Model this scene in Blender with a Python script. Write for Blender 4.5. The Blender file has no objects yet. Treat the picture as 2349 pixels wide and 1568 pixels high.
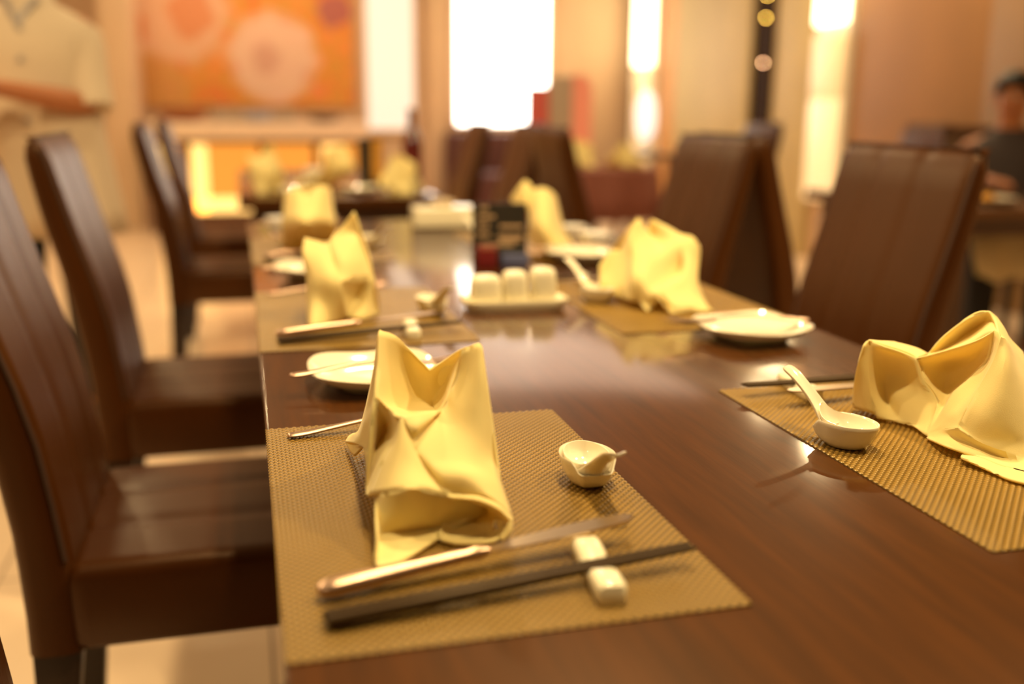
import bpy, bmesh, math, random
from mathutils import Vector, Matrix, Euler
random.seed(7)
C = bpy.context.scene.collection
R = math.radians
PI = math.pi

# ------------------------------------------------------------------ camera
cam_data = bpy.data.cameras.new('camera')
cam = bpy.data.objects.new('camera', cam_data); C.objects.link(cam)
cam.location = (-0.0096, -0.5356, 1.0655)
cam.rotation_euler = (1.341822, -0.009198, -0.260550)
cam_data.sensor_width = 36.0
cam_data.lens = 34.995
cam_data.clip_start = 0.02
cam_data.dof.use_dof = True
cam_data.dof.focus_distance = 0.93
cam_data.dof.aperture_fstop = 1.9
bpy.context.scene.camera = cam

# ------------------------------------------------------------------ world, exposure
sc = bpy.context.scene
sc.view_settings.view_transform = 'Standard'
sc.view_settings.look = 'None'
sc.view_settings.gamma = 1.0
sc.view_settings.use_curve_mapping = False
sc.view_settings.exposure = 0.0
try:
    sc.cycles.use_denoising = True
    sc.cycles.max_bounces = 8
    sc.cycles.sample_clamp_indirect = 6.0
except Exception:
    pass
world = bpy.data.worlds.new('world'); sc.world = world
world.use_nodes = True
bg = world.node_tree.nodes['Background']
bg.inputs['Color'].default_value = (1.0, 0.66, 0.36, 1)
bg.inputs['Strength'].default_value = 0.03

WARM = (1.0, 0.74, 0.38)
def area(name, loc, size, power, color=WARM, rot=(0, 0, 0), sizey=None):
    l = bpy.data.lights.new(name, 'AREA'); l.energy = power; l.color = color
    l.shape = 'DISK' if sizey is None else 'RECTANGLE'
    l.size = size
    if sizey is not None: l.size_y = sizey
    o = bpy.data.objects.new(name, l); C.objects.link(o)
    o.location = loc; o.rotation_euler = rot
    return o
CEIL = 2.75
# ceiling downlights: (x, y, watts)
DOWN = [(0.50, 1.05, 25), (0.35, -0.05, 19), (1.75, 0.35, 30), (-1.4, 1.6, 20), (-1.4, 4.2, 30), (0.6, 3.9, 16),
        (3.35, 4.2, 12), (3.7, 5.5, 12), (-0.95, 5.9, 14), (-1.2, 7.4, 12), (2.6, 8.9, 8), (-1.4, -0.9, 5)]

# ------------------------------------------------------------------ materials
def new_mat(name):
    m = bpy.data.materials.new(name); m.use_nodes = True
    return m, m.node_tree, m.node_tree.nodes['Principled BSDF']
def N(t, kind, **kw):
    n = t.nodes.new(kind)
    for k, v in kw.items(): setattr(n, k, v)
    return n
def mat(name, col, rough=0.5, metal=0.0, coat=0.0, emit=None, estr=0.0, spec=None, trans=0.0,
        var=0.0, vscale=8.0, bump=0.0, bscale=60.0, stretch=(1, 1, 1), sss=0.0, coat_rough=0.1, stint=None):
    m, t, b = new_mat(name)
    b.inputs['Base Color'].default_value = (*col, 1)
    b.inputs['Roughness'].default_value = rough
    b.inputs['Metallic'].default_value = metal
    b.inputs['Coat Weight'].default_value = coat
    b.inputs['Coat Roughness'].default_value = coat_rough
    b.inputs['Transmission Weight'].default_value = trans
    if stint: b.inputs['Specular Tint'].default_value = (*stint, 1)
    if spec is not None: b.inputs['Specular IOR Level'].default_value = spec
    if sss: 
        b.inputs['Subsurface Weight'].default_value = sss
        b.inputs['Subsurface Radius'].default_value = (0.01, 0.006, 0.003)
        b.inputs['Subsurface Scale'].default_value = 1.0
    if emit is not None:
        b.inputs['Emission Color'].default_value = (*emit, 1)
        b.inputs['Emission Strength'].default_value = estr
    tc = N(t, 'ShaderNodeTexCoord'); mp = N(t, 'ShaderNodeMapping')
    mp.inputs['Scale'].default_value = stretch
    t.links.new(tc.outputs['Object'], mp.inputs['Vector'])
    if var > 0:
        nz = N(t, 'ShaderNodeTexNoise'); nz.inputs['Scale'].default_value = vscale; nz.inputs['Detail'].default_value = 5
        t.links.new(mp.outputs['Vector'], nz.inputs['Vector'])
        mr = N(t, 'ShaderNodeMapRange'); mr.inputs['From Min'].default_value = 0.3; mr.inputs['From Max'].default_value = 0.7
        mr.inputs['To Min'].default_value = 1 - var; mr.inputs['To Max'].default_value = 1 + var
        t.links.new(nz.outputs['Fac'], mr.inputs['Value'])
        mx = N(t, 'ShaderNodeVectorMath', operation='SCALE'); mx.inputs[0].default_value = col
        t.links.new(mr.outputs['Result'], mx.inputs['Scale'])
        t.links.new(mx.outputs['Vector'], b.inputs['Base Color'])
    if bump > 0:
        nb = N(t, 'ShaderNodeTexNoise'); nb.inputs['Scale'].default_value = bscale; nb.inputs['Detail'].default_value = 4
        t.links.new(mp.outputs['Vector'], nb.inputs['Vector'])
        bp = N(t, 'ShaderNodeBump'); bp.inputs['Strength'].default_value = bump; bp.inputs['Distance'].default_value = 0.002
        t.links.new(nb.outputs['Fac'], bp.inputs['Height'])
        t.links.new(bp.outputs['Normal'], b.inputs['Normal'])
    return m

M = {}
M['wood'] = mat('dark_table_wood', (0.060, 0.0165, 0.0008), 0.42, spec=0.2, coat=1.0, coat_rough=0.11, stint=(1, 0.7, 0.4), var=0.28, vscale=9, stretch=(9, 0.7, 4), bump=0.06, bscale=30)
M['wood_edge'] = mat('dark_wood_edge', (0.05, 0.018, 0.006), 0.4, var=0.2)
M['leather'] = mat('brown_leather', (0.050, 0.0130, 0.0008), 0.40, spec=0.4, stint=(1, 0.74, 0.52), var=0.10, vscale=5, bump=0.16, bscale=140)
M['leather_seam'] = mat('leather_seam', (0.045, 0.016, 0.007), 0.6)
M['chair_leg'] = mat('dark_chair_leg_wood', (0.022, 0.009, 0.004), 0.4, var=0.2)
M['ceramic'] = mat('cream_glazed_ceramic', (0.88, 0.80, 0.62), 0.12, coat=0.5, coat_rough=0.04)
M['ceramic_matt'] = mat('cream_ceramic', (0.86, 0.78, 0.56), 0.3, coat=0.3)
M['steel'] = mat('polished_steel', (0.52, 0.35, 0.25), 0.34, metal=1.0)
M['steel_dark'] = mat('steel_blade', (0.55, 0.42, 0.28), 0.28, metal=1.0)
M['stick'] = mat('dark_chopstick_lacquer', (0.038, 0.019, 0.007), 0.45, spec=0.3, stint=(1, 0.8, 0.5))
M['black'] = mat('black_card', (0.02, 0.015, 0.01), 0.5)
M['print'] = mat('beige_print', (0.55, 0.36, 0.2), 0.6)
M['red_dark'] = mat('dark_red_card', (0.16, 0.008, 0.01), 0.4)
M['blue_card'] = mat('blue_card', (0.10, 0.11, 0.22), 0.5)
M['floor'] = mat('polished_floor_tile', (0.72, 0.52, 0.34), 0.3, coat=0.4, coat_rough=0.15, var=0.08, vscale=2)
M['ceiling'] = mat('brown_ceiling_paint', (0.07, 0.035, 0.014), 0.8)
M['wall'] = mat('cream_wall_paint', (0.70, 0.50, 0.32), 0.7, var=0.05, vscale=2)
M['wall_gold'] = mat('gold_tan_wall_panel', (0.50, 0.38, 0.155), 0.6, var=0.08, vscale=2.5)
M['wall_brown'] = mat('tan_brown_wallpaper', (0.31, 0.15, 0.05), 0.6, var=0.08, vscale=2)
M['wall_dim'] = mat('brown_wall_panel', (0.26, 0.14, 0.04), 0.5, var=0.1, vscale=2)
M['orange_wood'] = mat('orange_wood_trim', (0.62, 0.30, 0.09), 0.4, var=0.15, vscale=4, stretch=(6, 6, 0.6))
M['reveal'] = mat('dark_reveal', (0.03, 0.013, 0.004), 0.8, spec=0.1)
M['window'] = mat('bright_window_pane', (0.9, 0.9, 0.85), 0.4, emit=(1.0, 0.93, 0.82), estr=7.0)
M['curtain'] = mat('sheer_curtain_backlit_glow', (0.5, 0.42, 0.34), 0.8, emit=(1.0, 0.84, 0.66), estr=0.85)  # light coming through the cloth is put into its emission
M['glow'] = mat('amber_glow_panel', (0.25, 0.09, 0.015), 0.4, emit=(1.0, 0.36, 0.045), estr=0.9)
M['glow_lamp'] = mat('amber_lamp', (1, 0.7, 0.3), 0.4, emit=(1.0, 0.66, 0.20), estr=1.35)
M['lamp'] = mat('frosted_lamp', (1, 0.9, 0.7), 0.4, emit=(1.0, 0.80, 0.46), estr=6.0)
M['strip_glow_soft'] = mat('lit_strip_weak_glow', (0.95, 0.8, 0.5), 0.4, emit=(1.0, 0.66, 0.30), estr=0.36)  # lamp light on the wall strip, put in as weak emission
M['strip_glow_mid'] = mat('lit_strip_strong_glow', (0.95, 0.8, 0.5), 0.4, emit=(1.0, 0.72, 0.36), estr=0.6)  # brighter stretch of the lit strip, also as emission
M['bulb'] = mat('tiny_fairy_bulb', (1, 0.8, 0.4), 0.4, emit=(1.0, 0.58, 0.08), estr=75.0)
M['bulb_pink'] = mat('tiny_pink_bulb', (1, 0.8, 0.5), 0.4, emit=(1.0, 0.52, 0.24), estr=75.0)
M['downlight'] = mat('downlight_lens', (1, 0.9, 0.7), 0.4, emit=(1.0, 0.76, 0.42), estr=9.0)
M['light_panel'] = mat('luminous_ceiling_panel', (0.8, 0.7, 0.6), 0.5, emit=(1.0, 0.76, 0.60), estr=1.25)
M['white_metal'] = mat('white_ring_metal', (0.8, 0.75, 0.65), 0.3)
M['counter_top'] = mat('pale_stone_counter', (0.78, 0.60, 0.44), 0.35, var=0.06)
M['counter_dark'] = mat('dark_counter_wood', (0.11, 0.045, 0.02), 0.45, var=0.15)
M['maroon'] = mat('maroon_upholstery', (0.085, 0.022, 0.018), 0.6, var=0.15)
M['paper_red'] = mat('red_panel', (0.55, 0.09, 0.07), 0.5)
M['paper_coral'] = mat('coral_panel', (0.95, 0.36, 0.26), 0.5)
M['paper_grey'] = mat('taupe_panel', (0.42, 0.32, 0.23), 0.5)
M['lantern'] = mat('white_lantern_glass', (0.95, 0.9, 0.88), 0.3, emit=(1.0, 0.86, 0.78), estr=1.1)
M['vase'] = mat('white_porcelain', (0.95, 0.92, 0.90), 0.2, coat=0.4)
M['bottle'] = mat('dark_red_bottle_glass', (0.12, 0.012, 0.012), 0.12, coat=0.6)
M['skin'] = mat('skin', (0.42, 0.15, 0.055), 0.5, sss=0.15)
M['hair'] = mat('black_hair', (0.012, 0.009, 0.007), 0.5)
M['coat'] = mat('cream_uniform_cloth', (0.62, 0.49, 0.35), 0.8, bump=0.3, bscale=14)
M['trousers'] = mat('black_cloth', (0.012, 0.010, 0.010), 0.8)
M['shirt_dark'] = mat('charcoal_shirt_cloth', (0.045, 0.03, 0.028), 0.8)
M['button'] = mat('grey_blue_button', (0.32, 0.28, 0.27), 0.4)
M['cloth_pink'] = mat('dusty_pink_cloth', (0.24, 0.075, 0.05), 0.8)
M['cloth_cream'] = mat('cream_cloth', (0.62, 0.50, 0.28), 0.8)
M['food'] = mat('yellow_orange_food', (0.75, 0.36, 0.05), 0.5, var=0.3, vscale=30)
M['eye'] = mat('eye_white', (0.6, 0.5, 0.42), 0.3)
M['lip'] = mat('lip', (0.30, 0.07, 0.04), 0.5)
M['blue_bowl'] = mat('pale_blue_glaze', (0.40, 0.42, 0.55), 0.3)
M['copper'] = mat('copper_brown_bowl', (0.45, 0.17, 0.07), 0.35, metal=0.4)

def napkin_material():
    m, t, b = new_mat('pale_yellow_napkin_cloth')
    b.inputs['Base Color'].default_value = (0.97, 0.845, 0.375, 1)
    b.inputs['Roughness'].default_value = 0.85
    b.inputs['Sheen Weight'].default_value = 0.25
    tc = N(t, 'ShaderNodeTexCoord')
    wa = N(t, 'ShaderNodeTexNoise'); wa.inputs['Scale'].default_value = 900; wa.inputs['Detail'].default_value = 2
    wb = N(t, 'ShaderNodeTexNoise'); wb.inputs['Scale'].default_value = 22; wb.inputs['Detail'].default_value = 3
    t.links.new(tc.outputs['Object'], wa.inputs['Vector']); t.links.new(tc.outputs['Object'], wb.inputs['Vector'])
    b1 = N(t, 'ShaderNodeBump'); b1.inputs['Strength'].default_value = 0.22; b1.inputs['Distance'].default_value = 0.0006
    b2 = N(t, 'ShaderNodeBump'); b2.inputs['Strength'].default_value = 0.10; b2.inputs['Distance'].default_value = 0.008
    t.links.new(wb.outputs['Fac'], b2.inputs['Height']); t.links.new(wa.outputs['Fac'], b1.inputs['Height'])
    t.links.new(b2.outputs['Normal'], b1.inputs['Normal']); t.links.new(b1.outputs['Normal'], b.inputs['Normal'])
    tr = N(t, 'ShaderNodeBsdfTranslucent'); tr.inputs['Color'].default_value = (0.98, 0.72, 0.08, 1)
    mx = N(t, 'ShaderNodeMixShader'); mx.inputs[0].default_value = 0.28
    out = t.nodes['Material Output']
    t.links.new(b.outputs[0], mx.inputs[1]); t.links.new(tr.outputs[0], mx.inputs[2]); t.links.new(mx.outputs[0], out.inputs[0])
    return m
M['napkin'] = napkin_material()

CELL = 0.0037
def mat_material():
    # woven vinyl: strands along x and strands along y alternate like a checkerboard
    m, t, b = new_mat('woven_bronze_vinyl')
    b.inputs['Roughness'].default_value = 0.32
    b.inputs['Specular IOR Level'].default_value = 0.45
    b.inputs['Specular Tint'].default_value = (1.0, 0.80, 0.42, 1)
    tc = N(t, 'ShaderNodeTexCoord')
    ck = N(t, 'ShaderNodeTexChecker'); ck.inputs['Scale'].default_value = 1 / CELL
    ck.inputs['Color1'].default_value = (0.28, 0.162, 0.034, 1)
    ck.inputs['Color2'].default_value = (0.105, 0.060, 0.014, 1)
    off = N(t, 'ShaderNodeVectorMath', operation='ADD'); off.inputs[1].default_value = (0, 0, 0.5 * CELL)
    fl = N(t, 'ShaderNodeVectorMath', operation='MULTIPLY'); fl.inputs[1].default_value = (1, 1, 0)
    t.links.new(tc.outputs['Object'], fl.inputs[0]); t.links.new(fl.outputs[0], off.inputs[0])
    t.links.new(off.outputs[0], ck.inputs['Vector'])
    nz = N(t, 'ShaderNodeTexNoise'); nz.inputs['Scale'].default_value = 9
    t.links.new(tc.outputs['Object'], nz.inputs['Vector'])
    mr = N(t, 'ShaderNodeMapRange'); mr.inputs['To Min'].default_value = 0.8; mr.inputs['To Max'].default_value = 1.2
    t.links.new(nz.outputs['Fac'], mr.inputs['Value'])
    sc_ = N(t, 'ShaderNodeVectorMath', operation='SCALE')
    t.links.new(ck.outputs['Color'], sc_.inputs[0]); t.links.new(mr.outputs[0], sc_.inputs['Scale'])
    t.links.new(sc_.outputs[0], b.inputs['Base Color'])
    return m
M['mat'] = mat_material()

def floor_tiles():
    m, t, b = new_mat('beige_floor_tiles')
    b.inputs['Roughness'].default_value = 0.28
    b.inputs['Coat Weight'].default_value = 0.3
    tc = N(t, 'ShaderNodeTexCoord')
    br = N(t, 'ShaderNodeTexBrick'); br.offset = 0.0
    br.inputs['Scale'].default_value = 1.0; br.inputs['Brick Width'].default_value = 0.6; br.inputs['Row Height'].default_value = 0.6
    br.inputs['Mortar Size'].default_value = 0.004
    br.inputs['Color1'].default_value = (0.86, 0.66, 0.46, 1); br.inputs['Color2'].default_value = (0.82, 0.62, 0.43, 1)
    br.inputs['Mortar'].default_value = (0.42, 0.30, 0.2, 1)
    t.links.new(tc.outputs['Object'], br.inputs['Vector']); t.links.new(br.outputs['Color'], b.inputs['Base Color'])
    return m
M['floor'] = floor_tiles()

def painting_material():
    # loose abstract of pale round blooms over orange and ochre
    m, t, b = new_mat('abstract_flower_painting')
    b.inputs['Roughness'].default_value = 0.55
    tc = N(t, 'ShaderNodeTexCoord')
    nz = N(t, 'ShaderNodeTexNoise'); nz.inputs['Scale'].default_value = 4.2; nz.inputs['Detail'].default_value = 4
    t.links.new(tc.outputs['Object'], nz.inputs['Vector'])
    cr = N(t, 'ShaderNodeValToRGB'); e = cr.color_ramp.elements
    e[0].position = 0.30; e[0].color = (0.42, 0.13, 0.03, 1)
    e[1].position = 0.72; e[1].color = (0.78, 0.20, 0.09, 1)
    for p_, c_ in ((0.42, (0.78, 0.22, 0.04, 1)), (0.50, (0.62, 0.30, 0.04, 1)), (0.60, (0.80, 0.27, 0.05, 1))):
        q = cr.color_ramp.elements.new(p_); q.color = c_
    t.links.new(nz.outputs['Fac'], cr.inputs['Fac'])
    cur = cr.outputs['Color']
    # blooms: (x, z, radius, colour)
    for (x, z, r, col) in [(-0.56, 0.84, 0.50, (0.74, 0.46, 0.30)), (0.33, 0.44, 0.42, (0.80, 0.56, 0.43)), (0.44, 1.28, 0.22, (0.70, 0.24, 0.26)),
                           (-0.95, 1.2, 0.25, (0.80, 0.36, 0.22)), (0.75, 1.42, 0.28, (0.75, 0.30, 0.16)), (0.93, 0.90, 0.17, (0.36, 0.10, 0.11)),
                           (-0.80, 0.12, 0.34, (0.60, 0.30, 0.08)), (0.28, 0.42, 0.14, (0.62, 0.34, 0.25)), (-0.42, 0.82, 0.22, (0.66, 0.24, 0.09)), (-1.0, 0.7, 0.16, (0.66, 0.18, 0.04))]:
        sub = N(t, 'ShaderNodeVectorMath', operation='SUBTRACT'); sub.inputs[1].default_value = (x, 0, z)
        fl = N(t, 'ShaderNodeVectorMath', operation='MULTIPLY'); fl.inputs[1].default_value = (1, 0, 1)
        ln = N(t, 'ShaderNodeVectorMath', operation='LENGTH')
        t.links.new(tc.outputs['Object'], sub.inputs[0]); t.links.new(sub.outputs[0], fl.inputs[0]); t.links.new(fl.outputs[0], ln.inputs[0])
        n2 = N(t, 'ShaderNodeMath', operation='MULTIPLY_ADD'); n2.inputs[1].default_value = -0.25
        t.links.new(nz.outputs['Fac'], n2.inputs[0]); t.links.new(ln.outputs['Value'], n2.inputs[2])
        mr = N(t, 'ShaderNodeMapRange'); mr.inputs['From Min'].default_value = r * 0.85 - 0.125; mr.inputs['From Max'].default_value = r * 1.1 - 0.125
        mr.inputs['To Min'].default_value = 0.85; mr.inputs['To Max'].default_value = 0.0
        t.links.new(n2.outputs[0], mr.inputs['Value'])
        mx = N(t, 'ShaderNodeMix', data_type='RGBA'); mx.inputs[7].default_value = (*col, 1)
        t.links.new(mr.outputs[0], mx.inputs[0]); t.links.new(cur, mx.inputs[6]); cur = mx.outputs[2]
    t.links.new(cur, b.inputs['Base Color'])
    return m
M['painting'] = painting_material()

# ------------------------------------------------------------------ mesh helpers
class MB:
    def __init__(s): s.v = []; s.f = []
    def add(s, vs, fs):
        o = len(s.v); s.v += [tuple(p) for p in vs]; s.f += [tuple(i + o for i in f) for f in fs]; return s
    def box(s, x0, x1, y0, y1, z0, z1):
        return s.add([(x0, y0, z0), (x1, y0, z0), (x1, y1, z0), (x0, y1, z0), (x0, y0, z1), (x1, y0, z1), (x1, y1, z1), (x0, y1, z1)],
                     [(0, 3, 2, 1), (4, 5, 6, 7), (0, 1, 5, 4), (1, 2, 6, 5), (2, 3, 7, 6), (3, 0, 4, 7)])
    def loft(s, rings, caps=True, closed=True):
        n = len(rings[0]); vs = [p for r in rings for p in r]; fs = []
        for i in range(len(rings) - 1):
            for j in range(n if closed else n - 1):
                k = (j + 1) % n
                fs.append((i * n + j, i * n + k, (i + 1) * n + k, (i + 1) * n + j))
        if caps and closed:
            fs.append(tuple(range(n - 1, -1, -1))); fs.append(tuple((len(rings) - 1) * n + j for j in range(n)))
        return s.add(vs, fs)
    def lathe(s, prof, n=32, c=(0, 0, 0), sx=1, sy=1):
        rings = [[(c[0] + r * math.cos(2 * PI * j / n) * sx, c[1] + r * math.sin(2 * PI * j / n) * sy, c[2] + z) for j in range(n)] for r, z in prof]
        return s.loft(rings)
    def tube(s, pts, rad, n=10, flat=1.0):
        pts = [Vector(p) for p in pts]; rings = []
        for i, p in enumerate(pts):
            d = (pts[min(i + 1, len(pts) - 1)] - pts[max(i - 1, 0)]).normalized()
            up = Vector((0, 0, 1)) if abs(d.z) < 0.9 else Vector((1, 0, 0))
            a = d.cross(up).normalized(); b = a.cross(d).normalized()
            r = rad[i] if isinstance(rad, (list, tuple)) else rad
            rings.append([tuple(p + a * (r * math.cos(2 * PI * j / n)) + b * (r * flat * math.sin(2 * PI * j / n))) for j in range(n)])
        return s.loft(rings)
    def build(s, name, m, parent=None, smooth=True, bevel=0, sub=0, solid=0, angle=40, merge=False, loc=None):
        me = bpy.data.meshes.new(name); me.from_pydata(s.v, [], s.f)
        bm = bmesh.new(); bm.from_mesh(me)
        if merge: bmesh.ops.remove_doubles(bm, verts=bm.verts, dist=merge if isinstance(merge, float) else 1e-5)
        bmesh.ops.recalc_face_normals(bm, faces=bm.faces)
        bm.to_mesh(me); bm.free()
        me.materials.append(m)
        if smooth:
            me.polygons.foreach_set('use_smooth', [True] * len(me.polygons))
            me.set_sharp_from_angle(angle=R(angle))
        o = bpy.data.objects.new(name, me); C.objects.link(o)
        if parent is not None: o.parent = parent
        if loc: o.location = loc
        if solid:
            md = o.modifiers.new('thickness', 'SOLIDIFY'); md.thickness = solid; md.offset = 0
        if bevel:
            md = o.modifiers.new('bevel', 'BEVEL'); md.width = bevel; md.segments = 3; md.limit_method = 'ANGLE'
            me.polygons.foreach_set('use_smooth', [True] * len(me.polygons))
        if sub:
            md = o.modifiers.new('subdivision', 'SUBSURF'); md.levels = sub; md.render_levels = sub
        return o

def tag(o, label, cat, group=None):
    o['label'] = label; o['category'] = cat
    if group: o['group'] = group
    return o
def thing(name, label, cat, loc=(0, 0, 0), rz=0.0, group=None):
    o = bpy.data.objects.new(name, None); C.objects.link(o); o.empty_display_size = 0.05
    o.location = loc; o.rotation_euler = (0, 0, rz)
    return tag(o, label, cat, group)
def struct(o): o['kind'] = 'structure'; return o
def dup(root, label, loc=None, rz=None, group=None):
    c = root.copy(); C.objects.link(c); c['label'] = label
    if loc is not None: c.location = loc
    if rz is not None: c.rotation_euler = (0, 0, rz)
    if group: c['group'] = group
    for ch in list(root.children):
        d = ch.copy(); C.objects.link(d); d.parent = c
        for g in list(ch.children):
            e = g.copy(); C.objects.link(e); e.parent = d
    return c

def crspline(a, b, c, d, t):
    return tuple(0.5 * ((2 * q) + (-p + r) * t + (2 * p - 5 * q + 4 * r - s) * t * t + (-p + 3 * q - 3 * r + s) * t ** 3) for p, q, r, s in zip(a, b, c, d))
def resample(pts, per):
    out = []
    n = len(pts)
    for i in range(n - 1):
        a = pts[i - 1] if i else tuple(2 * u - v for u, v in zip(pts[0], pts[1]))
        d = pts[i + 2] if i + 2 < n else tuple(2 * u - v for u, v in zip(pts[-1], pts[-2]))
        for k in range(per): out.append(crspline(a, pts[i], pts[i + 1], d, k / per))
    out.append(pts[-1]); return out
def evenly(pts, k):
    # k points spread along a polyline of control points (spline parameter)
    dense = resample(pts, 12); L = [0]
    for a, b in zip(dense, dense[1:]): L.append(L[-1] + (Vector(a) - Vector(b)).length)
    out = []
    for i in range(k):
        s = L[-1] * i / (k - 1); j = 0
        while j < len(L) - 2 and L[j + 1] < s: j += 1
        f = 0 if L[j + 1] == L[j] else (s - L[j]) / (L[j + 1] - L[j])
        out.append(tuple(a + (b - a) * f for a, b in zip(dense[j], dense[j + 1])))
    return out

# ------------------------------------------------------------------ the room
X0, X1, Y0, Y1 = -3.2, 4.1, -2.4, 9.85
struct(MB().box(X0, X1, Y0, Y1 + 0.1, -0.1, 0).build('floor', M['floor'], smooth=False))
struct(MB().box(X0, X1, Y0, Y1 + 0.1, CEIL, CEIL + 0.1).build('ceiling', M['ceiling'], smooth=False))
struct(MB().box(X0, X1, Y1, Y1 + 0.1, 0, CEIL).build('wall_back', M['wall'], smooth=False))
struct(MB().box(X0 - 0.1, X0, Y0, Y1 + 0.1, 0, CEIL).build('wall_left', M['wall'], smooth=False))
struct(MB().box(X1, X1 + 0.1, Y0, Y1 + 0.1, 0, CEIL).build('wall_right', M['wall'], smooth=False))
struct(MB().box(X0, X1, Y1 - 0.02, Y1, 0, 0.09).build('baseboard_back', M['orange_wood'], smooth=False, bevel=0.004))

def window(name, x0, x1, z0, z1, pane, fm):
    f = MB(); w = 0.05; y0, y1 = Y1 - 0.05, Y1 - 0.001
    f.box(x0 - w, x0, y0, y1, z0 - w, z1 + w); f.box(x1, x1 + w, y0, y1, z0 - w, z1 + w)
    f.box(x0, x1, y0, y1, z0 - w, z0); f.box(x0, x1, y0, y1, z1, z1 + w)
    o = f.build(name, fm, smooth=False, bevel=0.004); struct(o)
    p = MB().box(x0, x1, Y1 - 0.025, Y1 - 0.015, z0, z1).build('window_pane', pane, o, smooth=False)
    return o
window('window_1', 2.16, 3.12, 0.92, 2.5, M['window'], M['wall'])
window('window_2', 1.24, 1.72, 0.86, 2.5, M['curtain'], M['wall'])
# pillar left of the counter and the one between the windows
struct(MB().box(-1.14, -0.88, Y1 - 0.9, Y1, 0, CEIL).build('trim_1', M['wall'], smooth=False, bevel=0.01))
struct(MB().box(1.84, 2.05, Y1 - 0.10, Y1, 0, CEIL).build('trim_2', M['wall'], smooth=False, bevel=0.01))
# right wall panelling: (name, y far, y near, material, thickness)
for n, ya, yb, m, th in [(3, 9.84, 9.35, M['reveal'], 0.02), (4, 8.98, 8.62, M['orange_wood'], 0.03), (5, 8.62, 7.16, M['wall_gold'], 0.05),
                         (6, 7.16, 6.80, M['reveal'], 0.012), (7, 6.80, 6.14, M['wall_gold'], 0.05), (8, 5.68, 4.36, M['wall_brown'], 0.05), (9, 4.36, 2.3, M['wall_dim'], 0.06)]:
    struct(MB().box(X1 - th, X1, yb, ya, 0, CEIL).build('trim_%d' % n, m, smooth=False, bevel=0.004))

# painting
pt = thing('painting', 'large orange abstract painting with pale round blooms above the bar counter', 'painting', (0, Y1 - 0.03, 1.10))
MB().box(-1.15, 1.10, -0.025, 0.025, 0, 1.55).build('canvas', M['painting'], pt, smooth=False)
fr = MB()
for a in [(-1.18, -1.15, -0.03, 0.029, -0.03, 1.58), (1.10, 1.13, -0.03, 0.029, -0.03, 1.58), (-1.15, 1.10, -0.03, 0.029, -0.03, 0), (-1.15, 1.10, -0.03, 0.029, 1.55, 1.58)]: fr.box(*a)
fr.build('frame', M['orange_wood'], pt, smooth=False)

# lit strips on the right wall: glow put into stepped emission below each lamp
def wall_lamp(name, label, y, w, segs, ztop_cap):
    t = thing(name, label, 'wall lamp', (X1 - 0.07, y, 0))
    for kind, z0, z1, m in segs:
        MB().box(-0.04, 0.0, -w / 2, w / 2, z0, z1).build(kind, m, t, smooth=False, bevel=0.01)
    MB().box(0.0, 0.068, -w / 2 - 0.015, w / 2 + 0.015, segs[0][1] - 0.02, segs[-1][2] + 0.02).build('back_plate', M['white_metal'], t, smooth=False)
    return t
wall_lamp('lamp_with_lit_strip', 'tall wall strip with painted glow under a very bright lamp right of the fairy lights', 5.92, 0.36,
          [('lower_strip_glow', 0.45, 1.16, M['strip_glow_mid']), ('middle_strip_glow', 1.17, 1.60, M['strip_glow_soft']), ('bright_lamp', 1.67, 2.4, M['lamp'])], 0)
wall_lamp('lamp_with_lit_strip', 'tall strip with painted glow under a lamp, far corner beside the big window', 9.35, 0.46,
          [('lower_strip_glow', 0.5, 1.25, M['strip_glow_soft']), ('middle_strip_glow', 1.26, 1.50, M['strip_glow_mid']), ('bright_lamp', 1.52, 2.45, M['lamp'])], 0)
# fairy lights in the dark reveal
fl = thing('fairy_light_string', 'string of tiny golden fairy lights hanging before the dark wall gap', 'string lights', (X1 - 0.08, 6.84, 0))
MB().tube([(0, 0, z) for z in (1.05, 1.3, 1.6, 1.9, 2.2, 2.5, CEIL)], 0.004, 6).build('cord', M['black'], fl)
MB().box(0.006, 0.03, -0.10, 0.10, 0.3, 2.74).build('backing_strip', M['reveal'], fl, smooth=False)
for z, mm in ((1.445, 'bulb_pink'), (1.785, 'bulb'), (1.95, 'bulb'), (2.2, 'bulb')):
    MB().lathe([(0.0005, -0.006), (0.004, -0.004), (0.006, 0), (0.004, 0.004), (0.0005, 0.006)], 10, c=(-0.012, 0, z)).build('bulb', M[mm], fl)

# downlights in the ceiling
for i, (x, y, w) in enumerate(DOWN):
    where = ['over the near long table', 'over the near end of the long table', 'over the right of the near table', 'over the left aisle behind the first chairs',
             'over the left aisle by the uniformed person', 'over the second table', 'over the table on the right', 'over the far right table', 'in the left aisle before the bar',
             'at the left end of the bar counter', 'near the big bright window', 'over the near left corner'][i]
    t = thing('downlight', 'round recessed ceiling downlight ' + where, 'ceiling light', (x, y, CEIL - 0.001), group='recessed ceiling downlights')
    MB().lathe([(0.056, 0), (0.075, 0), (0.078, -0.006), (0.072, -0.012), (0.056, -0.012)], 32).build('ring', M['white_metal'], t)
    MB().lathe([(0.001, -0.002), (0.055, -0.002), (0.055, -0.008), (0.001, -0.008)], 32).build('lens', M['downlight'], t)
    area('downlight_lamp', (x, y, CEIL - 0.02), 0.11, w * 1.6)
lp = thing('ceiling_light_panel', 'large luminous ceiling panel before the bright window', 'ceiling light', (1.75, 6.75, CEIL - 0.001))
MB().box(-1.45, 1.45, -1.45, 1.45, -0.045, 0.0).build('frame', M['white_metal'], lp, smooth=False)
MB().box(-1.41, 1.41, -1.41, 1.41, -0.05, -0.0451).build('diffuser', M['light_panel'], lp, smooth=False)
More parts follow.
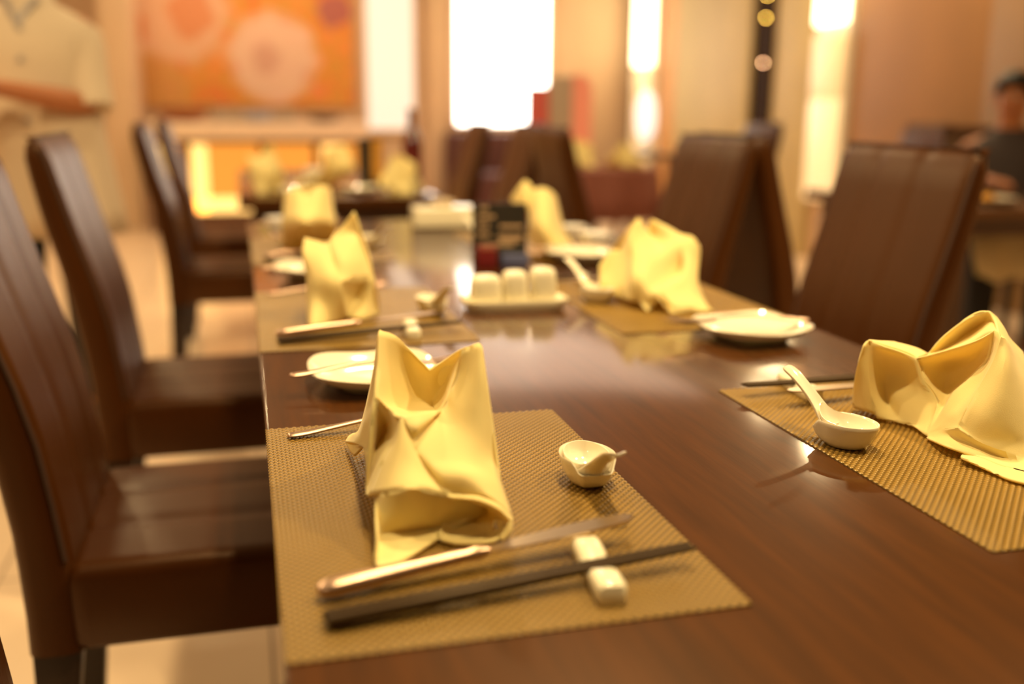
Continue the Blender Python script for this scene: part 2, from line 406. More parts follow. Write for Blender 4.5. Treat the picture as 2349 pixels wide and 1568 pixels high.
# daylight at the window, then unseen fill lights added to wash the walls
area('window_daylight', (2.64, Y1 - 0.12, 1.7), 0.9, 12, (1.0, 0.88, 0.74), (R(90), 0, 0), 1.5)
area('wall_fill_light', (0.0, 8.9, CEIL - 0.05), 2.6, 24, (1.0, 0.72, 0.44), (R(28), 0, 0), 0.25)
area('right_fill_light', (3.5, 5.2, CEIL - 0.05), 0.25, 10, (1.0, 0.72, 0.38), (0, R(-25), 0), 5.0)
area('left_fill_light', (-2.6, 3.8, CEIL - 0.05), 0.3, 20, (1.0, 0.70, 0.40), (0, R(20), 0), 6.0)

# ------------------------------------------------------------------ chairs
W2 = 0.20
FRONT = [(0.40, -0.200), (0.47, -0.204), (0.535, -0.211), (0.664, -0.229), (0.742, -0.251), (0.836, -0.280), (0.912, -0.300), (0.985, -0.319)]
REAR = [(0.40, -0.268), (0.47, -0.271), (0.535, -0.275), (0.664, -0.295), (0.742, -0.310), (0.836, -0.334), (0.912, -0.349), (0.985, -0.360)]
def interp(tab, z):
    for (a, u), (b, v) in zip(tab, tab[1:]):
        if z <= b: return u + (v - u) * (z - a) / (b - a)
    return tab[-1][1]
SEAMS = (-W2 / 3, W2 / 3)
def make_chair(label):
    t = thing('dining_chair', label, 'chair', group='brown leather dining chairs')
    ys = sorted([-W2 + 0.012 + (2 * W2 - 0.024) * i / 26 for i in range(27)])
    rings = []
    zs = [0.345, 0.40, 0.44, 0.47, 0.52, 0.58, 0.64, 0.70, 0.76, 0.82, 0.88, 0.93, 0.965, 0.99, 1.003, 1.008]
    for z in zs:
        zc = min(max(z, 0.40), 0.985)
        f, r = interp(FRONT, zc), interp(REAR, zc)
        e = 0.0 if z < 0.98 else (0.006 if z < 1.0 else (0.016 if z < 1.006 else 0.028))
        ring = []
        for y in ys:
            d = min(abs(y - q) for q in SEAMS); g = 0.007 * math.exp(-(d / 0.009) ** 2)
            puff = 0.006 * math.cos(y / W2 * PI / 2)
            ring.append((f + puff - g - e, y * (1 - e * 0.6), z))
        ring += [(f - 0.008 - e, (W2 - 0.004) * (1 - e * 0.6), z), (f - 0.018 - e * .6, W2 * (1 - e), z), (r + 0.018 + e * .6, W2 * (1 - e), z), (r + 0.006 + e, (W2 - 0.005) * (1 - e), z)]
        ring += [(r + e, y * (1 - e), z) for y in reversed(ys[::3])]
        ring += [(r + 0.006 + e, -(W2 - 0.005) * (1 - e), z), (r + 0.018 + e * .6, -W2 * (1 - e), z), (f - 0.018 - e * .6, -W2 * (1 - e), z), (f - 0.008 - e, -(W2 - 0.004) * (1 - e * 0.6), z)]
        rings.append(ring)
    MB().loft(rings).build('backrest', M['leather'], t, angle=50)
    # piping along the side edges of the backrest
    for s in (-1, 1):
        MB().tube([(interp(FRONT, z) - 0.006, s * (W2 - 0.003), z) for z in (0.48, 0.56, 0.64, 0.72, 0.80, 0.88, 0.94, 0.985)], 0.0035, 8).build('piping', M['leather_seam'], t)
    # seat cushion: cross sections along x, two grooves running front to back
    srings = []
    for x, e in ((-0.208, 0.010), (-0.204, 0.003), (-0.19, 0), (-0.10, 0), (0.0, 0), (0.10, 0), (0.19, 0), (0.207, 0.003), (0.213, 0.010), (0.215, 0.02)):
        ring = []
        for y in ys:
            d = min(abs(y - q) for q in SEAMS); g = 0.006 * math.exp(-(d / 0.009) ** 2)
            ring.append((x, y * (1 - e), 0.470 + 0.006 * math.cos(y / W2 * PI / 2) - g - e))
        ring += [(x, (W2 - 0.003) * (1 - e), 0.464 - e), (x, W2 * (1 - e), 0.450 - e), (x, W2 * (1 - e), 0.358 + e), (x, (W2 - 0.008) * (1 - e), 0.348 + e)]
        ring += [(x, -(W2 - 0.008) * (1 - e), 0.348 + e), (x, -W2 * (1 - e), 0.358 + e), (x, -W2 * (1 - e), 0.450 - e), (x, -(W2 - 0.003) * (1 - e), 0.464 - e)]
        srings.append(ring)
    MB().loft(srings).build('seat', M['leather'], t, angle=50)
    for sx, sy in ((-1, -1), (-1, 1), (1, -1), (1, 1)):
        x = -0.232 if sx < 0 else 0.178; y = sy * (W2 - 0.035); k = -0.03 if sx < 0 else 0.0
        rr = []
        for z, h in ((0.0, 0.015), (0.2, 0.018), (0.347 if sx < 0 else 0.351, 0.024)):
            cx = x + k * (1 - z / 0.38)
            hx = h if sx > 0 else h * 1.3
            rr.append([(cx - hx, y - h, z), (cx + hx, y - h, z), (cx + hx, y + h, z), (cx - hx, y + h, z)])
        MB().loft(rr).build('leg', M['chair_leg'], t, smooth=False, bevel=0.003)
    return t
chair = make_chair('brown leather chair on the left, second from the camera, nearest one whose seat shows')
chair.location = (-0.05, 0.985, 0)
for lab, x, y, rz in [
    ('brown leather chair at the bottom left corner, only its dark back edge in view', -0.045, 0.25, 0),
    ('brown leather chair on the left, facing the third placemat', -0.055, 1.765, 0),
    ('brown leather chair on the left at the near end of the second table', -0.03, 3.50, 0),
    ('brown leather chair left of the second table, nearest to the glowing bar', -0.02, 4.45, 0),
    ('nearest brown leather chair on the right, its broad seamed back in view', 0.875, 1.12, PI),
    ('brown leather chair behind the fan napkin, back to back with another chair', 0.835, 1.86, PI),
    ('brown leather chair on the right of the second table, just right of the bright window', 0.80, 3.50, PI),
    ('brown leather chair seen from behind, leaning away right beside the folded fan napkin chair', 1.62, 1.98, 0),
    ('brown leather chair seen from behind, below the red striped panel', 1.58, 3.80, 0),
    ('brown leather chair seen from behind, right of the red striped panel foot', 1.41, 2.98, 0),
    ('brown leather chair by the far table with two pale napkins, beside the white oval lamp', 2.62, 4.85, PI),
    ('brown leather chair under the bright window at the far end', 0.80, 4.40, PI),
    ('brown leather chair with only its top showing behind the nearest right chair', 3.55, 4.6, PI),
]:
    dup(chair, lab, (x, y, 0), rz)

# ------------------------------------------------------------------ tables
def table(name, label, x0, x1, y0, y1):
    t = thing(name, label, 'table', ((x0 + x1) / 2, (y0 + y1) / 2, 0)); a, b = (x1 - x0) / 2, (y1 - y0) / 2
    MB().box(-a, a, -b, b, 0.712, 0.75).build('tabletop', M['wood'], t, smooth=False, bevel=0.003)
    q = MB(); i = 0.05
    q.box(-a + i, a - i, -b + i, -b + i + 0.02, 0.645, 0.712); q.box(-a + i, a - i, b - i - 0.02, b - i, 0.645, 0.712)
    q.box(-a + i, -a + i + 0.02, -b + i + .02, b - i - .02, 0.645, 0.712); q.box(a - i - 0.02, a - i, -b + i + .02, b - i - .02, 0.645, 0.712)
    q.build('apron', M['wood_edge'], t, smooth=False)
    for sx in (-1, 1):
        for sy in (-1, 1):
            cx, cy = sx * (a - 0.09), sy * (b - 0.09)
            MB().box(cx - 0.03, cx + 0.03, cy - 0.03, cy + 0.03, 0, 0.711).build('leg', M['wood_edge'], t, smooth=False, bevel=0.004)
    return t
table('dining_table', 'long dark brown dining table set with placemats, in front of the camera', 0.0, 0.811, -0.40, 2.37)
table('dining_table', 'second dark table beyond the long one, set with napkins, before the bar', -0.03, 0.70, 3.14, 4.85)
table('dining_table', 'dark table at the right edge where the person in the dark shirt sits', 2.32, 3.2, 2.36, 3.30)

# ------------------------------------------------------------------ place settings
def make_placemat():
    w, l = 0.300, 0.450; nx, ny = int(w / CELL), int(l / CELL); k = 4
    vs = []; fs = []
    NX, NY = nx * k + 1, ny * k + 1
    for j in range(NY):
        for i in range(NX):
            ci, cj = min(i // k, nx - 1), min(j // k, ny - 1); u, v = (i / k - ci - .5) * 2, (j / k - cj - .5) * 2
            if (ci + cj) % 2: h = (1 - 0.35 * v * v) * (1 - 0.75 * u * u)     # strand along x on top, bulging
            else: h = 0.55 * (1 - 0.35 * u * u) * (1 - 0.75 * v * v)
            ex = 0.0006 * (1 if (cj % 2) else -1) if i in (0, NX - 1) else 0
            vs.append((i * CELL / k + ex, j * CELL / k, 0.0010 + 0.0013 * h))
    for j in range(NY - 1):
        for i in range(NX - 1):
            a = j * NX + i; fs.append((a, a + 1, a + NX + 1, a + NX))
    m = MB(); m.add(vs, fs)
    lx, ly = (NX - 1) * CELL / k, (NY - 1) * CELL / k
    # thin body below the weave
    m.box(0, lx, 0, ly, 0.0, 0.0009)
    return m
def mirror_pose(right, yb):
    """left settings start at x=0; the right ones are the same turned by 180 degrees"""
    return ((0.811, yb + 0.45, 0.75), PI) if right else ((0, yb, 0.75), 0.0)
SET = {'A': (False, 0.0), 'B': (False, 0.782), 'C': (False, 1.564), 'D': (True, 0.027), 'E': (True, 0.782), 'F': (True, 1.564)}
WHERE = {'A': 'nearest on the left side', 'B': 'second from the camera on the left', 'C': 'farthest on the left side',
         'D': 'nearest on the right side', 'E': 'second from the camera on the right', 'F': 'farthest on the right side'}
pm = tag(make_placemat().build('placemat', M['mat'], angle=60), '', 'placemat', 'woven bronze placemats')
first = True
for k, (rt, yb) in SET.items():
    loc, rz = mirror_pose(rt, yb)
    lab = 'woven bronze vinyl placemat on the long table, ' + WHERE[k]
    if first: pm.location = loc; pm['label'] = lab; first = False
    else: dup(pm, lab, loc, rz)

def W(k, x, y, z=0.0):
    rt, yb = SET[k]
    return (0.811 - x, yb + 0.45 - y, 0.75 + z) if rt else (x, yb + y, 0.75 + z)

# sauce dish with a blunt notched end (towards +x) and its spoon
def make_dish():
    outer, inner = [], []
    n = 48
    def shape(th, s):
        x = 0.034 * math.cos(th); y = 0.0245 * math.sin(th)
        if x > 0: y *= 1 - 0.22 * (x / 0.034) ** 2
        if x > 0.027: x = 0.027 + (x - 0.027) * 0.3
        return x * s, y * s
    def rim(th):
        c = math.cos(th)
        z = 0.0255
        if c > 0.55: z -= 0.0095 * min(1, (c - 0.55) / 0.18)      # low blunt lip
        return z
    rings = []
    for s, f in ((0.02, 0.0), (0.50, 0.0), (0.60, 0.03), (0.74, 0.20), (0.88, 0.50), (0.97, 0.82), (1.0, 0.97), (0.985, 1.0), (0.955, 0.985), (0.90, 0.72), (0.80, 0.42), (0.62, 0.20), (0.3, 0.12), (0.02, 0.11)):
        ring = []
        for j in range(n):
            th = 2 * PI * j / n; x, y = shape(th, s); ring.append((x, y, f * rim(th)))
        rings.append(ring)
    return MB().loft(rings)
def make_spoon():
    t = thing('soup_spoon', '', 'spoon', group='cream ceramic soup spoons')
    n = 40; rings = []
    def sh(th, s):
        x = 0.0285 * math.cos(th); y = 0.0200 * math.sin(th); return x * s, y * s
    for s, f in ((0.02, -0.3), (0.4, -0.28), (0.7, -0.05), (0.9, 0.42), (0.99, 0.85), (1.0, 1.0), (0.965, 1.0), (0.90, 0.70), (0.72, 0.24), (0.4, 0.0), (0.02, -0.04)):
        ring = []
        for j in range(n):
            th = 2 * PI * j / n; x, y = sh(th, s); c = max(0, math.cos(th))
            ring.append((x + (0.004 * c ** 6 * f if f > 0 else 0), y, 0.0155 * f + 0.010 * (c ** 8) * max(f, 0)))
        rings.append(ring)
    MB().loft(rings).build('bowl', M['ceramic'], t, angle=60)
    # channelled handle sweeping up out of the bowl
    path = [(0.016, 0.006, 0.0155, 0.0060), (0.025, 0.0125, 0.0130, 0.0056), (0.034, 0.0205, 0.0102, 0.0048), (0.044, 0.0290, 0.0088, 0.0042), (0.055, 0.0370, 0.0084, 0.0036), (0.065, 0.0435, 0.0088, 0.0030), (0.0735, 0.0475, 0.0084, 0.0022), (0.0775, 0.0485, 0.0045, 0.0015)]
    path = resample(path, 4); rr = []
    for i, (x, z, w, dp) in enumerate(path):
        a = path[max(i - 1, 0)]; b = path[min(i + 1, len(path) - 1)]
        d = Vector((b[0] - a[0], 0, b[1] - a[1])).normalized(); nn = Vector((-d.z, 0, d.x))
        ring = []
        for q in (-1, -.75, -.4, 0, .4, .75, 1): ring.append(Vector((x, q * w, z)) + nn * (-dp * (1 - abs(q) ** 2.2)))
        for q in (1, .8, .4, 0, -.4, -.8, -1): ring.append(Vector((x, q * w * 1.0, z)) + nn * (-dp * (1 - abs(q) ** 2.2) + 0.0026))
        rr.append([tuple(p) for p in ring])
    MB().loft(rr).build('handle', M['ceramic'], t, angle=70, sub=1)
    return t
dish = tag(make_dish().build('spoon_dish', M['ceramic'], angle=60), '', 'dish', 'cream spoon dishes')
spoon = make_spoon()
DISH = {'A': ((0.266, 0.234), -92, -5), 'B': ((0.268, 0.985), -78, -4), 'C': ((0.27, 1.78), -60, 0),
        'D': ((0.540, 0.268), 116, 4), 'E': ((0.555, 1.02), 122, 6), 'F': ((0.545, 1.80), 122, 0)}
DW = {'A': 'right of the nearest folded napkin', 'B': 'on the second left placemat', 'C': 'on the farthest left placemat',
      'D': 'left of the big napkin at the right', 'E': 'between cruet tray and fan napkin', 'F': 'on the farthest right placemat'}
first = True
for k, ((x, y), a, tilt) in DISH.items():
    l1 = 'small cream porcelain spoon dish ' + DW[k]; l2 = 'cream porcelain soup spoon in the dish ' + DW[k]
    if first: d, s = dish, spoon; d['label'] = l1; s['label'] = l2; first = False
    else: d = dup(dish, l1); s = dup(spoon, l2)
    d.location = (x, y, 0.7522); d.rotation_euler = (0, 0, R(a))
    ca, sa = math.cos(R(a)), math.sin(R(a))
    s.location = (x - 0.003 * ca, y - 0.003 * sa, 0.7522 + 0.0095); s.rotation_euler = (0, R(-tilt), R(a))

# cutlery (all built along +x from the handle end)
def make_knife():
    t = thing('table_knife', '', 'knife', group='steel table knives')
    rr = []
    for x, w, h in ((0, 0.004, 0.003), (0.003, 0.0072, 0.005), (0.012, 0.0085, 0.0062), (0.04, 0.0078, 0.0058), (0.075, 0.0062, 0.005), (0.105, 0.0055, 0.0045), (0.112, 0.0062, 0.0055), (0.118, 0.0045, 0.004), (0.122, 0.0035, 0.003)):
        rr.append([(x, w * math.cos(2 * PI * j / 16), h * math.sin(2 * PI * j / 16)) for j in range(16)])
    MB().loft(rr).build('handle', M['steel'], t)
    up = [(0.118, 0.004), (0.15, 0.0075), (0.18, 0.0085), (0.21, 0.0085), (0.228, 0.007), (0.236, 0.0045)]
    dn = [(0.240, 0.000), (0.232, -0.0062), (0.215, -0.0085), (0.18, -0.0085), (0.15, -0.0070), (0.118, -0.004)]
    pts = [(x, y) for x, y in up + dn]; n = len(pts)
    m = MB(); m.add([(x, y, 0.0008) for x, y in pts] + [(x, y, -0.0008) for x, y in pts],
                    [tuple(range(n)), tuple(range(2 * n - 1, n - 1, -1))] + [(i, i + n, (i + 1) % n + n, (i + 1) % n) for i in range(n)])
    m.build('blade', M['steel_dark'], t, smooth=False)
    return t
def make_fork():
    t = thing('table_fork', '', 'fork', group='steel forks')
    rr = []
    path = [(0, 0, .0028, .0014), (.003, .0002, .0056, .0022), (.02, .001, .0056, .0024), (.05, .0045, .0042, .0022), (.085, .008, .0028, .002), (.115, .0075, .0024, .002), (.132, .005, .004, .0018), (.142, .003, .0085, .0014), (.155, .0015, .0105, .0011), (.168, .0015, .0108, .001)]
    for x, z, w, h in resample(path, 3): rr.append([(x, w * math.cos(2 * PI * j / 12), z + h * math.sin(2 * PI * j / 12)) for j in range(12)])
    MB().loft(rr).build('handle', M['steel'], t)
    for q in (-1.5, -.5, .5, 1.5):
        MB().tube([(0.167, q * 0.0052, 0.0015), (0.18, q * 0.0055, 0.002), (0.195, q * 0.0055, 0.0045), (0.21, q * 0.0054, 0.009)], [0.0015, 0.0014, 0.0012, 0.0006], 6).build('tine', M['steel'], t)
    return t
def make_stick():
    rr = []
    for x, r in ((0, 0.0030), (0.0015, 0.0040), (0.12, 0.0034), (0.258, 0.0021), (0.262, 0.0012)):
        rr.append([(x, r * math.cos(2 * PI * j / 10 + .3), r * math.sin(2 * PI * j / 10 + .3)) for j in range(10)])
    return MB().loft(rr)
def make_rest():
    # bar-shaped chopstick rest with a dip in the middle, along y
    rr = []
    for y, h, w in ((-0.041, 0.008, 0.008), (-0.0395, 0.0125, 0.0095), (-0.034, 0.0145, 0.0102), (-0.018, 0.014, 0.0102), (-0.008, 0.0105, 0.0098), (0, 0.0095, 0.0095), (0.008, 0.0105, 0.0098), (0.018, 0.014, 0.0102), (0.034, 0.0145, 0.0102), (0.0395, 0.0125, 0.0095), (0.041, 0.008, 0.008)):
        rr.append([(-w, y, 0.001), (-w, y, h - 0.003), (-w + 0.003, y, h), (w - 0.003, y, h), (w, y, h - 0.003), (w, y, 0.001), (w - 0.001, y, 0), (-w + 0.001, y, 0)])
    return MB().loft(rr)
knife = make_knife(); fork = make_fork()
stick = tag(make_stick().build('chopstick', M['stick']), '', 'chopstick', 'dark chopsticks')
rest = tag(make_rest().build('chopstick_rest', M['ceramic_matt'], angle=50), '', 'chopstick rest', 'cream chopstick rests')
def put(first_obj, used, label, loc, rot):
    o = first_obj if not used else dup(first_obj, label)
    o['label'] = label; o.location = loc; o.rotation_euler = rot; return o
def aim(k, x0, y0, z0, x1, y1, z1):
    a, b = Vector(W(k, x0, y0, z0)), Vector(W(k, x1, y1, z1)); d = b - a
    return a, (0, -math.atan2(d.z, math.hypot(d.x, d.y)), math.atan2(d.y, d.x))
MW = {'A': 'on the nearest left placemat', 'B': 'on the second left placemat', 'C': 'on the farthest left placemat',
      'D': 'on the nearest right placemat', 'E': 'on the second right placemat', 'F': 'on the farthest right placemat'}
used = False
for k in 'ABCDEF':
    j = {'A': 0, 'B': 0.004, 'C': -0.003, 'D': -0.030, 'E': -0.025, 'F': -0.004}[k]
    # knife leans on the rest
    a, r = aim(k, 0.024, 0.072 + j, 0.0090, 0.255, 0.112 + j, 0.0205)
    put(knife, used, 'steel table knife leaning on the chopstick rest ' + MW[k], a, r)
    put(rest, used, 'cream ceramic chopstick rest under the chopsticks ' + MW[k], W(k, 0.213, 0.060 + j, 0.0022), (0, 0, R(-5) + (PI if SET[k][0] else 0)))
    a, r = aim(k, 0.025, 0.040 + j, 0.0075, 0.288, 0.068 + j, 0.0155)
    put(stick, used, 'upper dark chopstick of the pair ' + MW[k], a, r)
    a, r = aim(k, 0.027, 0.0315 + j, 0.0075, 0.289, 0.0615 + j, 0.0155)
    dup(stick, 'lower dark chopstick of the pair ' + MW[k], a, None).rotation_euler = r
    a, r = aim(k, 0.020, 0.412 + j, 0.0048, 0.12, 0.424 + j, 0.0048)
    put(fork, used, 'steel dinner fork half hidden by the napkin ' + MW[k], a, r)
    used = True

# side plates between the placemats
def make_plate(a=0.075):
    def sq(th, r):
        c, s = math.cos(th), math.sin(th); p = 3.2
        q = (abs(c) ** p + abs(s) ** p) ** (-1 / p); return r * q * c, r * q * s
    rings = []
    for r, z in ((0.02, 0.004), (0.5, 0.004), (0.54, 0.0), (0.58, 0.0), (0.62, 0.004), (0.84, 0.009), (0.985, 0.0175), (1.0, 0.0195), (0.985, 0.0205), (0.88, 0.0140), (0.72, 0.0085), (0.60, 0.0065), (0.02, 0.0062)):
        ring = []
        for j in range(64):
            th = 2 * PI * j / 64; x, y = sq(th, r * a); lift = 0.004 * max(0, r - 0.6) / 0.4 * abs(math.sin(2 * th)) ** 2
            ring.append((x, y, z + lift))
        rings.append(ring)
    return MB().loft(rings)
plate = tag(make_plate().build('side_plate', M['ceramic'], angle=60), '', 'plate', 'cream square side plates')
PL = [('between the nearest and second left placemats', (0.128, 0.602), 3), ('between the second and third left placemats', (0.112, 1.395), -2), ('beyond the third left placemat', (0.115, 2.15), 2),
      ('between the nearest and second right placemats', (0.684, 0.722), 8), ('between the second and third right placemats', (0.69, 1.495), 0)]
for i, (w, (x, y), a) in enumerate(PL):
    lab = 'cream rounded-square side plate ' + w
    o = plate if i == 0 else dup(plate, lab)
    o['label'] = lab; o.location = (x, y, 0.75); o.rotation_euler = (0, 0, R(a))
    if x < 0.4: p0, p1 = (x - 0.098, y - 0.038), (x + 0.1, y - 0.012)
    else: p0, p1 = (x + 0.085, y - 0.01), (x - 0.09, y + 0.012)
    d = Vector((p1[0] - p0[0], p1[1] - p0[1], 0))
    f = dup(fork, 'steel fork lying across the side plate ' + w, (p0[0], p0[1], 0.775), None)
    f.rotation_euler = (0, R(0.0), math.atan2(d.y, d.x))

